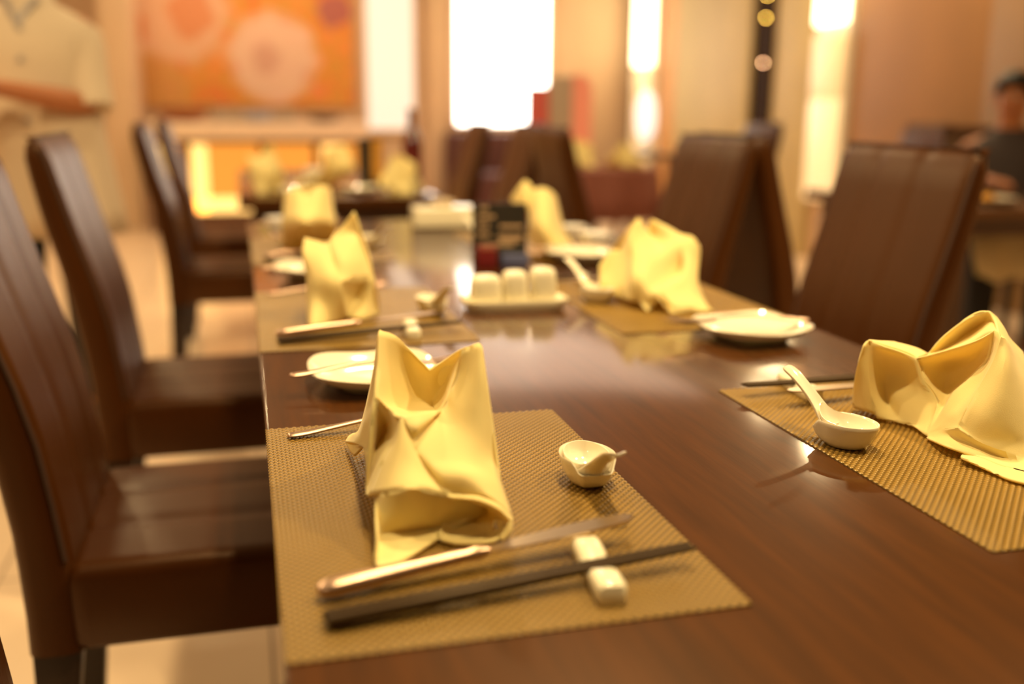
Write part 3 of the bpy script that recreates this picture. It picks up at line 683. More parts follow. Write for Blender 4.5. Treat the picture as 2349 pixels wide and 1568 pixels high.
# ------------------------------------------------------------------ folded napkins
# control nets in tenths of a millimetre: each patch is a sheet of cloth between its folds
NAPKIN = {
'A': ((1170,2000,7540),[[[(-240,700,1320),(-100,750,1260),(40,770,1110),(200,800,930)],[(-280,500,1090),(-120,700,970),(70,850,820),(230,870,720)],[(-340,250,890),(-210,450,750),(0,680,630),(230,800,580)],[(-340,250,890),(-240,100,810),(-180,-70,800),(200,250,730)]],[[(-240,700,1320),(-240,700,1320),(-240,700,1320)],[(-280,500,1090),(-280,650,1070),(-260,800,1060)],[(-340,250,890),(-310,600,810),(-290,1000,730)],[(-380,150,720),(-360,700,550),(-350,1350,270)],[(-420,100,470),(-380,700,370),(-400,1650,120)],[(-440,50,330),(-380,800,280),(-450,1720,30)]],[[(-450,1720,30),(-400,1650,120),(-350,1000,320)],[(-430,1500,20),(-400,1300,140),(-370,600,410)],[(-410,1300,30),(-360,900,250),(-420,100,470)]],[[(-370,850,260),(-420,100,470)],[(-370,700,180),(-430,100,290)],[(-390,500,160),(-450,0,190)]],[[(-340,250,890),(-240,100,810),(-180,-70,800)],[(-380,150,720),(-250,350,580),(-240,-100,630)],[(-420,50,490),(-350,250,420),(-340,-150,480)],[(-450,0,260),(-440,0,240),(-420,-180,320)],[(-450,-50,220),(-470,-150,230),(-460,-200,230)]],[[(-180,-70,800),(-180,-70,800),(-180,-70,800),(-180,-70,800)],[(-240,-100,630),(-220,-180,660),(-170,-180,670),(-100,-100,630)],[(-340,-150,480),(-280,-320,500),(-150,-350,500),(-30,-280,450)],[(-460,-200,230),(-360,-450,350),(-160,-570,410),(80,-500,310)]],[[(-410,-250,260),(-360,-450,350),(-160,-570,410),(80,-500,310),(190,-530,310)],[(-440,-450,150),(-370,-500,190),(-160,-500,190),(80,-420,120),(430,-350,100)],[(-450,-550,30),(-390,-500,50),(-220,-430,20),(-30,-400,10),(220,-400,10)]],[[(-450,-550,30),(-390,-500,50),(-220,-430,20),(-30,-400,10),(10,-420,0)],[(-480,-780,10),(-420,-720,10),(-280,-650,10),(-110,-570,0),(20,-520,0)],[(-500,-940,0),(-430,-1010,0),(-290,-880,0),(-140,-730,0),(10,-580,0)]],[[(-30,-400,10),(220,-400,10)],[(10,-580,0),(80,-600,-10)]],[[(-410,-250,260),(-450,-550,200),(-470,-750,120),(-500,-850,10),(-500,-940,0)],[(-340,100,110),(-370,-150,60),(-410,-350,20),(-440,-560,0),(-460,-710,0)]],[[(380,320,1200),(450,300,1240),(510,280,1270),(530,260,1240)],[(350,320,1000),(410,200,1030),(480,120,1050),(540,120,980)],[(270,300,850),(330,100,830),(430,0,840),(550,-20,690)],[(200,250,730),(240,-20,660),(380,-150,600),(540,-150,440)],[(-100,-100,630),(50,-250,520),(270,-320,490),(530,-280,370)],[(-30,-280,450),(80,-450,430),(270,-500,450),(540,-420,270)],[(80,-500,310),(190,-530,310),(370,-620,310),(570,-580,110)]],[[(-180,-70,800),(-10,50,790),(200,250,730)],[(-140,-120,720),(-60,-120,730),(60,50,720)],[(-110,-110,630),(-110,-110,630),(-110,-110,630)]],[[(80,-500,310),(190,-530,310),(310,-590,310),(440,-630,250),(570,-580,110)],[(90,-550,310),(200,-600,310),(310,-660,300),(430,-700,240),(520,-670,130)],[(150,-400,210),(270,-350,180),(360,-320,120),(440,-320,90),(470,-500,100)],[(70,-400,50),(180,-350,10),(300,-350,0),(380,-450,20),(430,-550,20)],[(10,-600,10),(130,-610,0),(250,-650,0),(370,-630,0),(450,-650,40)]],[[(570,-580,110),(520,-670,130),(470,-500,100)],[(550,-630,40),(500,-720,60),(450,-600,60)],[(470,-690,0),(450,-740,10),(450,-650,40)]],[[(10,-600,10),(130,-610,0),(250,-640,0),(370,-630,10),(490,-680,120)],[(20,-620,0),(110,-700,0),(240,-740,0),(360,-740,0),(480,-690,0)]],[[(200,800,930),(310,720,1030),(400,500,1170),(510,280,1270)],[(230,870,720),(340,850,830),(390,650,1000),(450,300,1240)],[(230,800,580),(280,700,660),(320,500,850),(380,320,1200)],[(200,250,730),(220,270,750),(270,300,850),(350,320,1000)]],[[(530,260,1240),(390,650,1100),(210,830,920),(-10,800,1150),(-230,720,1320)],[(550,-20,690),(580,700,500),(300,1100,400),(20,1300,400),(-280,1000,790)],[(540,-350,270),(630,600,130),(420,1300,80),(100,1600,40),(-330,1400,250)]]]),
'D': ((6670,2720,7540),[[[(-580,680,820),(-620,660,810),(-670,630,780)],[(-600,630,560),(-650,650,570),(-690,680,560)],[(-580,580,290),(-620,660,310),(-640,780,280)],[(-520,530,50),(-580,630,70),(-500,960,0)]],[[(-580,680,820),(-490,530,780),(-360,460,740),(-210,380,680)],[(-600,630,560),(-340,730,470),(-230,630,450),(-180,280,480)],[(-580,580,290),(-320,680,190),(-300,530,260),(-110,130,290)],[(-520,530,50),(-370,430,30),(-300,280,40),(-210,40,130)],[(-500,530,30),(-360,430,10),(-310,230,20),(-350,-70,0)]],[[(-580,680,820),(-380,760,780),(-190,800,750),(70,780,680),(110,630,650)],[(-600,650,820),(-470,630,780),(-330,530,740),(-250,460,710),(-210,380,680)]],[[(-210,380,680),(-70,180,790),(50,-120,960),(80,-320,1110)],[(-150,380,570),(150,380,580),(230,80,740),(110,-290,970)],[(-180,280,480),(110,330,360),(220,130,550),(150,-220,800)],[(-110,130,290),(10,130,310),(30,30,400),(60,-140,620)],[(-330,-40,0),(-270,-70,110),(-190,-70,270),(-90,-70,440)]],[[(110,630,650),(200,530,850),(360,430,1040),(480,380,1110),(560,330,1140),(540,230,1080)],[(70,580,640),(290,580,710),(510,580,840),(620,530,940),(610,380,1020),(530,180,1040)],[(30,380,700),(120,280,780),(240,180,850),(280,80,930),(220,-120,1030),(210,-220,1050)]],[[(80,-320,1110),(80,-370,1100),(70,-420,1060)],[(150,-220,800),(50,-370,830),(-10,-470,870)],[(60,-140,620),(0,-300,580),(-120,-470,640)],[(-90,-70,440),(-160,-270,390),(-270,-500,420)],[(-190,-70,270),(-250,-270,290),(-300,-500,320)],[(-270,-70,110),(-290,-260,190),(-330,-490,250)],[(-330,-40,0),(-310,-220,110),(-360,-500,220)]],[[(70,-420,1060),(190,-370,1000),(480,-220,750),(770,-220,420)],[(-10,-470,870),(40,-570,850),(260,-520,670),(670,-470,240)],[(-120,-470,640),(-90,-670,630),(110,-720,480),(550,-670,130)],[(-270,-500,420),(-210,-720,380),(0,-820,290),(430,-820,60)],[(-330,-490,250),(-260,-690,200),(-80,-820,170),(280,-920,70)],[(-360,-500,220),(-290,-670,160),(-170,-820,110),(200,-1020,0)]],[[(560,330,1140),(540,230,1080),(210,-220,1050),(70,-420,1060)],[(680,330,1050),(610,180,1010),(380,-120,980),(190,-370,1000)],[(790,280,870),(710,130,840),(580,-70,800),(480,-220,750)],[(990,280,700),(910,130,640),(800,-70,560),(770,-220,420)]],[[(-330,-40,0),(-310,-220,110),(-360,-500,220),(-290,-670,160),(-170,-820,110),(200,-1020,0)],[(-360,-100,-10),(-360,-320,70),(-310,-500,100),(-250,-670,70),(-120,-840,20),(40,-1190,0)],[(-390,-120,0),(-500,-500,60),(-440,-670,50),(-360,-820,40),(-240,-1030,0),(-80,-1330,0)]],[[(-420,-670,20),(-360,-820,40),(-220,-1000,0),(-60,-1310,0)],[(-520,-770,40),(-470,-920,30),(-360,-1130,0),(-150,-1400,0)],[(-450,-740,0),(-440,-1040,0),(-420,-1300,0),(-260,-1520,0)]],[[(-660,650,770),(-170,820,750),(130,660,640),(370,450,1040),(570,350,1130),(800,300,870),(1110,180,530)],[(-650,730,490),(60,1080,360),(560,1080,280),(880,980,430),(1110,880,500),(1330,780,410),(1590,580,150)],[(-550,900,50),(30,1080,80),(380,1030,70),(840,1030,70),(1200,980,30),(1530,880,-10),(1290,170,0)]]]),
'B': ((1320,9700,7540),[[[(-560,300,1190),(-450,300,1150),(-280,200,1100),(-200,200,1130)],[(-610,100,990),(-480,0,940),(-300,-150,890),(-170,-100,880)],[(-570,-50,650),(-480,-250,650),(-300,-400,640),(-110,-450,630)],[(-580,-200,320),(-490,-400,320),(-250,-450,290),(-60,-450,340)],[(-600,-370,0),(-560,-800,0),(-250,-440,0),(0,-250,50)]],[[(180,300,1570),(190,300,1570),(210,300,1560),(230,300,1510)],[(10,300,1350),(110,300,1280),(210,300,1280),(290,300,1290)],[(-190,200,1150),(-50,100,1110),(180,100,1110),(360,300,1080)],[(-170,-100,880),(-50,-200,890),(190,-100,870),(410,150,840)],[(-110,-450,630),(20,-350,640),(200,-200,630),(440,0,600)]],[[(-110,-450,630),(20,-350,640),(200,-200,630),(360,-80,610)],[(-90,-350,390),(40,-150,350),(180,0,330),(300,-50,390)],[(-50,-350,230),(30,-150,180),(140,-100,200),(210,-50,260)],[(0,-250,50),(20,-230,50),(60,-200,80),(90,-150,110)]],[[(360,-80,610),(400,-50,610),(440,0,600)],[(210,-50,260),(330,-100,260),(510,150,210)],[(0,-250,50),(240,-260,0),(530,110,0)]],[[(230,300,1510),(70,600,1250),(-170,600,1080),(-560,350,1190)],[(440,0,600),(340,700,610),(-130,900,590),(-540,300,830)],[(530,110,0),(390,700,110),(-150,800,110),(-590,-200,20)]]]),
'E': ((6510,9870,7540),[[[(-230,430,1350),(-170,430,1320),(-10,580,1140),(30,430,1330)],[(-400,330,1120),(-200,230,1020),(80,230,940),(230,230,1080)],[(-500,-70,710),(-310,-170,710),(-40,-70,760),(360,-20,930)],[(-600,-370,450),(-430,-470,480),(-60,-320,410),(340,-120,540)],[(-520,-470,130),(-440,-620,220),(-290,-670,300),(-170,-620,140)],[(-490,-760,0),(-340,-620,40),(-280,-770,170),(-160,-980,0)]],[[(30,430,1330),(270,330,1220),(470,230,1100),(600,30,1070),(720,-20,900)],[(230,230,1080),(310,130,1020),(420,30,970),(570,-70,970),(700,-70,820)],[(360,-20,930),(380,-70,830),(420,-170,770),(520,-220,700),(640,-170,610)],[(340,-120,540),(290,-320,540),(320,-420,520),(440,-420,480),(540,-370,410)],[(-290,-670,300),(-70,-620,310),(130,-620,270),(330,-670,240),(550,-570,170)],[(-170,-620,140),(-110,-870,110),(100,-870,100),(320,-870,100),(520,-870,50)],[(-160,-980,0),(0,-940,0),(200,-910,0),(350,-980,0),(570,-920,0)]],[[(-230,430,1350),(-320,630,1080),(-400,730,800),(-540,830,760),(-780,730,530)],[(-390,130,960),(-420,330,720),(-500,430,560),(-610,630,490),(-810,630,350)],[(-600,-370,450),(-560,-70,350),(-610,130,280),(-710,330,250),(-850,430,180)],[(-520,-470,110),(-600,-270,90),(-610,30,70),(-710,230,110),(-550,1170,0)]],[[(720,-20,900),(560,430,1050),(60,480,1320),(60,730,1100),(-210,480,1340),(-500,930,750)],[(540,-370,410),(800,530,430),(570,1130,500),(160,1330,480),(-460,1130,370)],[(700,-420,0),(1010,750,0),(720,1030,0),(250,1130,0),(-240,1700,0)]]]),
'C': ((1290,17590,7540),[[[(-500,-390,1290),(-240,-590,1410),(-70,-690,1270),(210,-690,1460),(470,-390,1390)],[(-570,-490,950),(-310,-990,1040),(-90,-1190,1000),(190,-1090,1040),(510,-590,940)],[(-600,-590,580),(-340,-1290,690),(-120,-1490,670),(170,-1190,670),(530,-790,570)],[(-600,690,0),(-380,-30,0),(-70,50,0),(310,590,-10),(750,1480,0)]],[[(-500,-290,1280),(-150,10,1330),(260,10,1410),(470,-290,1380)],[(-610,-190,530),(-140,610,530),(270,610,520),(580,-190,600)],[(-560,1570,0),(-30,2970,0),(420,2880,0),(790,1910,0)]]]),
'F': ((6470,16700,7540),[[[(-620,300,1110),(-480,100,1390),(-340,100,1540),(-190,100,1430),(-120,100,1300)],[(-580,200,1000),(-450,0,1020),(-350,-100,1100),(-230,-100,1100),(-170,-200,1060)],[(-480,100,940),(-400,0,880),(-330,-100,890),(-250,-200,890),(-180,-300,920)]],[[(-220,0,1310),(-70,-100,1380),(100,-100,1370),(290,0,1270),(450,200,1130)],[(-290,-100,910),(-220,-500,990),(-40,-600,1000),(210,-400,930),(510,100,770)],[(-330,-300,480),(-300,-900,550),(-90,-1000,560),(200,-700,470),(600,-100,340)],[(-10,700,0),(-160,-640,0),(0,-960,0),(320,-1020,0),(740,-600,0)]],[[(-190,100,1300),(220,300,1330),(480,300,1120)],[(-160,300,660),(480,1100,570),(740,600,510)],[(250,1480,0),(740,1820,0),(1020,910,0)]]]),
}

def napkin_mesh(patches, per=5):
    m = MB()
    for P in patches:
        k = max(len(r) for r in P)
        rows = [r if len(r) == k else evenly([tuple(map(float, q)) for q in r], k) for r in P]
        g = [resample([tuple(float(v) for v in q) for q in r], per) for r in rows]
        cols = [resample([g[i][j] for i in range(len(g))], per) for j in range(len(g[0]))]
        nj, ni = len(cols), len(cols[0])
        vs = [(cols[j][i][0] * 1e-4, cols[j][i][1] * 1e-4, max(cols[j][i][2] * 1e-4, 0.0004)) for i in range(ni) for j in range(nj)]
        fs = [(i * nj + j, i * nj + j + 1, (i + 1) * nj + j + 1, (i + 1) * nj + j) for i in range(ni - 1) for j in range(nj - 1)]
        m.add(vs, fs)
    return m
def make_napkin(k, label):
    c, patches = NAPKIN[k]
    m = napkin_mesh(patches)
    o = m.build('folded_napkin', M['napkin'], angle=32, merge=0.0004, solid=0.0019)
    o.location = (c[0] * 1e-4, c[1] * 1e-4, c[2] * 1e-4 + 0.0005)
    return tag(o, label, 'napkin', 'yellow folded napkins')
napA = make_napkin('A', 'pale yellow napkin folded into two peaks on the nearest left placemat, centre foreground')
napD = make_napkin('D', 'pale yellow folded napkin with broad wings at the right edge')
napB = make_napkin('B', 'pale yellow napkin with one tall point on the second left placemat')
napE = make_napkin('E', 'pale yellow fan napkin with a curled foot on the second right placemat')
napC = make_napkin('C', 'pale yellow crown-shaped napkin on the farthest left placemat')
napF = make_napkin('F', 'pale yellow hooked napkin behind the black menu card')
dup(napB, 'yellow napkin on the left of the second table, before the glowing bar', (0.09, 3.42, 0.7515), R(20), 'yellow folded napkins').scale = (1.25, 1.25, 1.15)
dup(napE, 'yellow napkin on the right of the second table, beside the dark red bottle', (0.575, 3.33, 0.7515), R(-8), 'yellow folded napkins').scale = (0.95, 0.95, 1.05)
dup(napC, 'pale napkin in the middle of the second table', (0.34, 3.62, 0.75), R(30), 'yellow folded napkins').scale = (1.0, 1.0, 1.15)

# ------------------------------------------------------------------ middle of the long table
t = thing('cruet_tray', 'long cream ceramic tray carrying three cruets in the middle of the long table', 'tray', (0.408, 1.005, 0.75), R(-2))
rings = []
for s, z in ((0.02, 0.003), (0.80, 0.003), (0.83, 0.0), (0.87, 0.0), (0.90, 0.003), (0.97, 0.010), (1.0, 0.0175), (0.985, 0.0185), (0.94, 0.0115), (0.86, 0.0075), (0.02, 0.007)):
    ring = []
    for j in range(48):
        th = 2 * PI * j / 48; c, q = math.cos(th), math.sin(th); p = 5
        f = (abs(c) ** p + abs(q) ** p) ** (-1 / p)
        ring.append((0.087 * s * f * c, (0.037 - 0.087 * (1 - s) * 0.5) * f * q if s > 0.5 else 0.037 * s * f * q, z))
    rings.append(ring)
MB().loft(rings).build('tray_body', M['ceramic_matt'], t, angle=50)
def make_cruet(w, h):
    rr = []
    for z, s in ((0, 0.9), (0.002, 0.98), (h * 0.3, 1.0), (h * 0.75, 0.93), (h * 0.9, 0.86), (h * 0.97, 0.66), (h, 0.3)):
        rr.append([(w * s * f_ * math.cos(a), 0.020 * s * f_ * math.sin(a), z) for a in [2 * PI * j / 28 for j in range(28)] for f_ in [(abs(math.cos(a)) ** 4 + abs(math.sin(a)) ** 4) ** -0.25]])
    return MB().loft(rr)
for lab, x, w, h, holes in [('leftmost squat cream cruet on the tray', -0.048, 0.026, 0.050, 0), ('middle cream cruet on the tray', 0.000, 0.021, 0.056, 3), ('rightmost cream cruet on the tray', 0.047, 0.022, 0.060, 5)]:
    c = thing('cruet', lab, 'cruet', (0.408 + x, 1.005 - x * 0.035, 0.7572), R(-2), 'cream ceramic cruets')
    make_cruet(w, h).build('cruet_body', M['ceramic_matt'], c, angle=60)
    for q in range(holes):
        a = 2 * PI * q / holes
        MB().lathe([(0.0002, 0), (0.0011, 0), (0.0011, 0.0008), (0.0002, 0.0008)], 8, c=(0.004 * math.cos(a), 0.003 * math.sin(a), h - 0.0005)).build('pour_hole', M['black'], c)
# black menu card with pale lines on a dark red foot, blue card leaning behind
mc = thing('menu_card', 'black standing menu card with beige lines of print in the middle of the table', 'menu', (0.498, 1.46, 0.75), R(-10))
MB().box(-0.056, 0.056, -0.002, 0.002, 0.034, 0.128).build('card', M['black'], mc, smooth=False)
MB().box(-0.056, 0.056, -0.012, 0.014, 0.0, 0.036).build('card_foot', M['black'], mc, smooth=False, bevel=0.002)
for z, a, b in ((0.116, -0.040, -0.024), (0.098, -0.045, -0.01), (0.080, -0.045, -0.022), (0.078, 0.0, 0.048), (0.061, -0.045, -0.02), (0.057, -0.004, 0.048), (0.049, 0.0, 0.045), (0.040, -0.04, 0.03)):
    MB().box(a, b, -0.0028, -0.0021, z, z + 0.006).build('printed_line', M['print'], mc, smooth=False)
b = thing('table_marker', 'small dark red block standing before the black menu card', 'table marker', (0.462, 1.425, 0.75), R(-10))
MB().box(-0.021, 0.021, -0.009, 0.009, 0, 0.046).build('block', M['red_dark'], b, smooth=False, bevel=0.003)
MB().box(-0.012, 0.018, -0.0095, -0.0088, 0.039, 0.043).build('orange_band', M['copper'], b, smooth=False)
b = tag(MB().box(-0.028, 0.028, -0.006, 0.006, 0, 0.026).build('folded_card', M['blue_card'], smooth=False, bevel=0.002), 'small blue folded card beside the dark red block', 'card'); b.location = (0.524, 1.43, 0.75)
b.rotation_euler = (0, 0, R(-10))
# tissue box at the table's far end
tb = thing('tissue_box', 'cream tissue box at the far end of the long table', 'tissue box', (0.52, 2.18, 0.75), R(-4))
MB().box(-0.085, 0.085, -0.05, 0.05, 0, 0.055).build('box', M['ceramic_matt'], tb, smooth=False, bevel=0.006)
rr = [[(0.03 * s * math.cos(2 * PI * j / 20), 0.012 * s * math.sin(2 * PI * j / 20) * (1 + .3 * math.sin(3 * j)), 0.054 + z) for j in range(20)] for s, z in ((1, 0), (0.9, 0.006), (1.2, 0.014), (0.6, 0.022))]
MB().loft(rr).build('tissue', M['coat'], tb)
# teacups near the far right placemat; the pair stands in for bright reflections
def make_cup(label, loc):
    t = thing('teacup', label, 'cup', loc, group='small white teacups')
    MB().lathe([(0.001, 0.002), (0.014, 0.002), (0.015, 0), (0.018, 0), (0.019, 0.003), (0.030, 0.018), (0.036, 0.042), (0.0365, 0.045), (0.034, 0.045), (0.033, 0.041), (0.027, 0.019), (0.015, 0.006), (0.001, 0.005)], 32).build('bowl', M['vase'], t)
    MB().tube([(0.033, 0, 0.036), (0.046, 0, 0.037), (0.050, 0, 0.026), (0.043, 0, 0.016), (0.030, 0, 0.017)], 0.0028, 8).build('handle', M['vase'], t)
    return t
make_cup('white teacup standing for a glint, left one of the pair at the table edge', (0.752, 1.75, 0.75))
make_cup('white teacup standing for a glint, right one of the pair at the table edge', (0.765, 1.615, 0.75))
make_cup('small white teacup at the far left end of the long table', (0.075, 2.06, 0.75))

# ------------------------------------------------------------------ second table
bt = thing('wine_bottle', 'dark red wine bottle standing at the right end of the second table', 'bottle', (0.655, 3.52, 0.75))
MB().lathe([(0.001, 0.004), (0.03, 0.002), (0.038, 0.0), (0.040, 0.006), (0.040, 0.17), (0.037, 0.195), (0.026, 0.225), (0.0165, 0.25), (0.0145, 0.30), (0.017, 0.302), (0.017, 0.315), (0.013, 0.318), (0.001, 0.318)], 32).build('glass_body', M['bottle'], bt)
MB().lathe([(0.0405, 0.05), (0.0408, 0.05), (0.0408, 0.13), (0.0405, 0.13)], 32).build('bottle_label', M['red_dark'], bt)
b = thing('menu_card', 'dark speckled menu card standing on the second table', 'menu', (0.50, 3.56, 0.75), R(15))
MB().box(-0.055, 0.045, -0.004, 0.004, 0, 0.20).build('card', M['black'], b, smooth=False)
MB().box(-0.005, 0.042, -0.0055, -0.0042, 0.03, 0.195).build('printed_panel', M['food'], b, smooth=False)
dup(plate, 'pale side plate at the left end of the second table', (0.20, 3.30, 0.75), 0)
dup(plate, 'pale side plate in the middle of the second table', (0.42, 3.36, 0.75), 0)
b = tag(MB().lathe([(0.001, 0.003), (0.02, 0), (0.03, 0.004), (0.05, 0.03), (0.056, 0.06), (0.053, 0.06), (0.047, 0.032), (0.001, 0.012)], 32).build('small_bowl', M['vase']), 'white bowl on the second table in front of the bar glow', 'bowl')
b.location = (0.30, 3.95, 0.75)

# ------------------------------------------------------------------ bar counter
cb = thing('bar_counter', 'bar counter with amber backlit panels and pale stone top below the painting', 'counter', (0.08, 8.55, 0))
MB().box(-0.86, 0.95, -0.02, 0.55, 0.0, 0.17).build('plinth', M['counter_dark'], cb, smooth=False)
MB().box(-0.86, 0.95, 0.03, 0.55, 0.17, 0.765).build('carcass', M['counter_dark'], cb, smooth=False)
MB().box(-0.90, 0.99, -0.12, 0.60, 0.80, 0.94).build('stone_top', M['counter_top'], cb, smooth=False, bevel=0.01)
MB().box(-0.88, 0.97, -0.06, 0.58, 0.765, 0.80).build('dark_rail', M['counter_dark'], cb, smooth=False)  # dark wood rail under the stone top
for x0, x1 in ((-0.82, -0.60), (-0.52, 0.06), (0.10, 0.52), (0.58, 0.90)):
    MB().box(x0, x1, -0.005, 0.03, 0.17, 0.76).build('glow_panel', M['glow'], cb, smooth=False)
for x0, x1, z0, z1 in ((-0.51, -0.38, 0.18, 0.755), (-0.51, 0.04, 0.17, 0.30), (-0.80, -0.70, 0.25, 0.75), (0.60, 0.78, 0.56, 0.75)):
    MB().box(x0, x1, -0.02, -0.004, z0, z1).build('lamp_strip', M['glow_lamp'], cb, smooth=False, bevel=0.004)
def bowl(name, label, cat, loc, m, r=0.14, h=0.12):
    o = tag(MB().lathe([(0.001, 0.006), (r * .4, 0), (r * .5, 0.006), (r * .85, h * .5), (r, h), (r * .96, h), (r * .8, h * .52), (0.001, 0.02)], 36).build(name, m), label, cat); o.location = loc; return o
bowl('copper_bowl', 'wide copper-brown bowl on the left end of the bar counter', 'bowl', (-0.48, 8.8, 0.94), M['copper'], 0.22, 0.10)
bowl('blue_bowl', 'pale blue bowl in the middle of the bar counter', 'bowl', (0.14, 8.62, 0.94), M['blue_bowl'], 0.13, 0.09)
bowl('dark_bowl', 'dark low bowl on the right end of the bar counter', 'bowl', (0.72, 8.75, 0.94), M['counter_dark'], 0.16, 0.06)
bx = tag(MB().box(-0.3, 0.42, -0.08, 0.08, 0, 0.11).build('serving_tray', M['paper_grey'], bevel=0.01), 'taupe serving tray on the bar counter behind the blue bowl', 'tray'); bx.location = (0.06, 8.96, 0.94)
# dark upholstered bench below the bright window
bn = thing('bench', 'dark maroon upholstered bench below the bright window', 'bench', (2.75, 9.3, 0))
MB().box(-0.75, 0.75, 0.16, 0.42, 0, 0.84).build('backrest', M['maroon'], bn, smooth=False, bevel=0.03)
MB().box(-0.75, 0.75, -0.35, 0.16, 0.12, 0.46).build('seat', M['maroon'], bn, smooth=False, bevel=0.03)
MB().box(-0.72, 0.72, -0.30, 0.40, 0, 0.12).build('plinth', M['counter_dark'], bn, smooth=False)

# ------------------------------------------------------------------ far right table, striped panels, vase
ft = thing('round_table', 'far round table with a dusty pink cloth and two pale napkins', 'table', (1.93, 4.95, 0))
MB().lathe([(0.001, 0.72), (0.36, 0.72), (0.365, 0.735), (0.36, 0.75), (0.001, 0.75)], 48).build('tabletop', M['wood_edge'], ft)
MB().lathe([(0.001, 0), (0.20, 0), (0.20, 0.02), (0.04, 0.06), (0.035, 0.60), (0.08, 0.72), (0.001, 0.72)], 32).build('pedestal', M['chair_leg'], ft)
rr = []
for z, r, q in ((0.7515, 0.05, 0), (0.7515, 0.33, 0), (0.75, 0.375, 0), (0.70, 0.382, 0.006), (0.60, 0.39, 0.014), (0.48, 0.395, 0.022)):
    rr.append([((r + q * math.sin(11 * 2 * PI * j / 88)) * math.cos(2 * PI * j / 88), (r + q * math.sin(11 * 2 * PI * j / 88)) * math.sin(2 * PI * j / 88), z) for j in range(88)])
cl = MB().loft(rr, caps=False).build('tablecloth', M['cloth_pink'], solid=0.002, angle=60); cl.location = (1.93, 4.95, 0.0); tag(cl, 'dusty pink cloth draped over the far round table', 'tablecloth')
dup(napE, 'pale yellow napkin on the left of the pink tablecloth', (1.86, 4.93, 0.7545), R(10), 'yellow folded napkins').scale = (0.95, 0.95, 1.15)
dup(napE, 'pale yellow napkin on the right of the pink tablecloth', (2.10, 4.78, 0.7545), R(60), 'yellow folded napkins').scale = (0.95, 0.95, 1.05)
sp = thing('display_stand', 'standing display panel striped red, taupe and coral in front of the bright window', 'display stand', (2.09, 6.05, 0), R(-14))
MB().box(-0.215, 0.215, -0.012, 0.012, 0.0, 0.24).build('foot_panel', M['counter_dark'], sp, smooth=False)
MB().box(-0.23, 0.23, -0.14, 0.14, 0.0, 0.03).build('base', M['counter_dark'], sp, smooth=False, bevel=0.005)
MB().box(-0.235, -0.085, -0.015, 0.015, 0.24, 1.22).build('red_stripe', M['paper_red'], sp, smooth=False, bevel=0.006)
MB().box(-0.085, 0.075, -0.013, 0.013, 0.24, 1.29).build('taupe_stripe', M['paper_grey'], sp, smooth=False, bevel=0.006)
rr = [(x, z) for x, z in [(0.075, 0.24), (0.205, 0.24), (0.205, 1.20), (0.19, 1.26), (0.15, 1.295), (0.075, 1.30)]]
m = MB(); n = len(rr); m.add([(x, -0.015, z) for x, z in rr] + [(x, 0.015, z) for x, z in rr], [tuple(range(n)), tuple(range(2 * n - 1, n - 1, -1))] + [(i, (i + 1) % n, (i + 1) % n + n, i + n) for i in range(n)])
m.build('coral_stripe', M['paper_coral'], sp, smooth=False)
vs_ = thing('table_lamp', 'white oval glass table lamp behind the round table', 'lamp', (2.52, 5.6, 0.80))
MB().lathe([(0.001, 0.004), (0.045, 0), (0.05, 0.01), (0.03, 0.03), (0.02, 0.08), (0.001, 0.08)], 32).build('lamp_base', M['vase'], vs_)
MB().lathe([(0.001, 0.08), (0.03, 0.085), (0.058, 0.13), (0.068, 0.20), (0.066, 0.28), (0.05, 0.35), (0.025, 0.39), (0.001, 0.395)], 40).build('lamp_shade', M['lantern'], vs_)
sd = thing('side_stand', 'dark narrow stand carrying the white oval lamp', 'stand', (2.52, 5.6, 0))
MB().box(-0.16, 0.16, -0.16, 0.16, 0.77, 0.80).build('stand_top', M['counter_dark'], sd, smooth=False, bevel=0.004)
for sx in (-1, 1):
    for sy in (-1, 1): MB().box(sx * .13 - .015, sx * .13 + .015, sy * .13 - .015, sy * .13 + .015, 0, 0.769).build('leg', M['counter_dark'], sd, smooth=False)

# things on and by the right table
b = bowl('serving_bowl', 'steel serving dish at the left corner of the right table', 'dish', (2.47, 3.12, 0.75), M['steel'], 0.10, 0.045)
b = bowl('food_plate', 'pale plate of food before the person in the dark shirt', 'plate', (2.60, 2.56, 0.75), M['ceramic'], 0.12, 0.022)
fd = MB()
for i in range(14):
    a = random.random() * 6.28; r = 0.05 * random.random() ** .5
    fd.lathe([(0.001, -0.012), (0.011, -0.007), (0.015, 0), (0.010, 0.009), (0.001, 0.012)], 10, c=(r * math.cos(a), r * math.sin(a), 0.018 + 0.02 * (1 - r / 0.05) * random.random()), sx=1.2)
o = fd.build('stir_fried_food', M['food'], angle=80); o.location = (2.60, 2.56, 0.7515); tag(o, 'mound of yellow-orange food on the plate at the right', 'food'); o['kind'] = 'stuff'

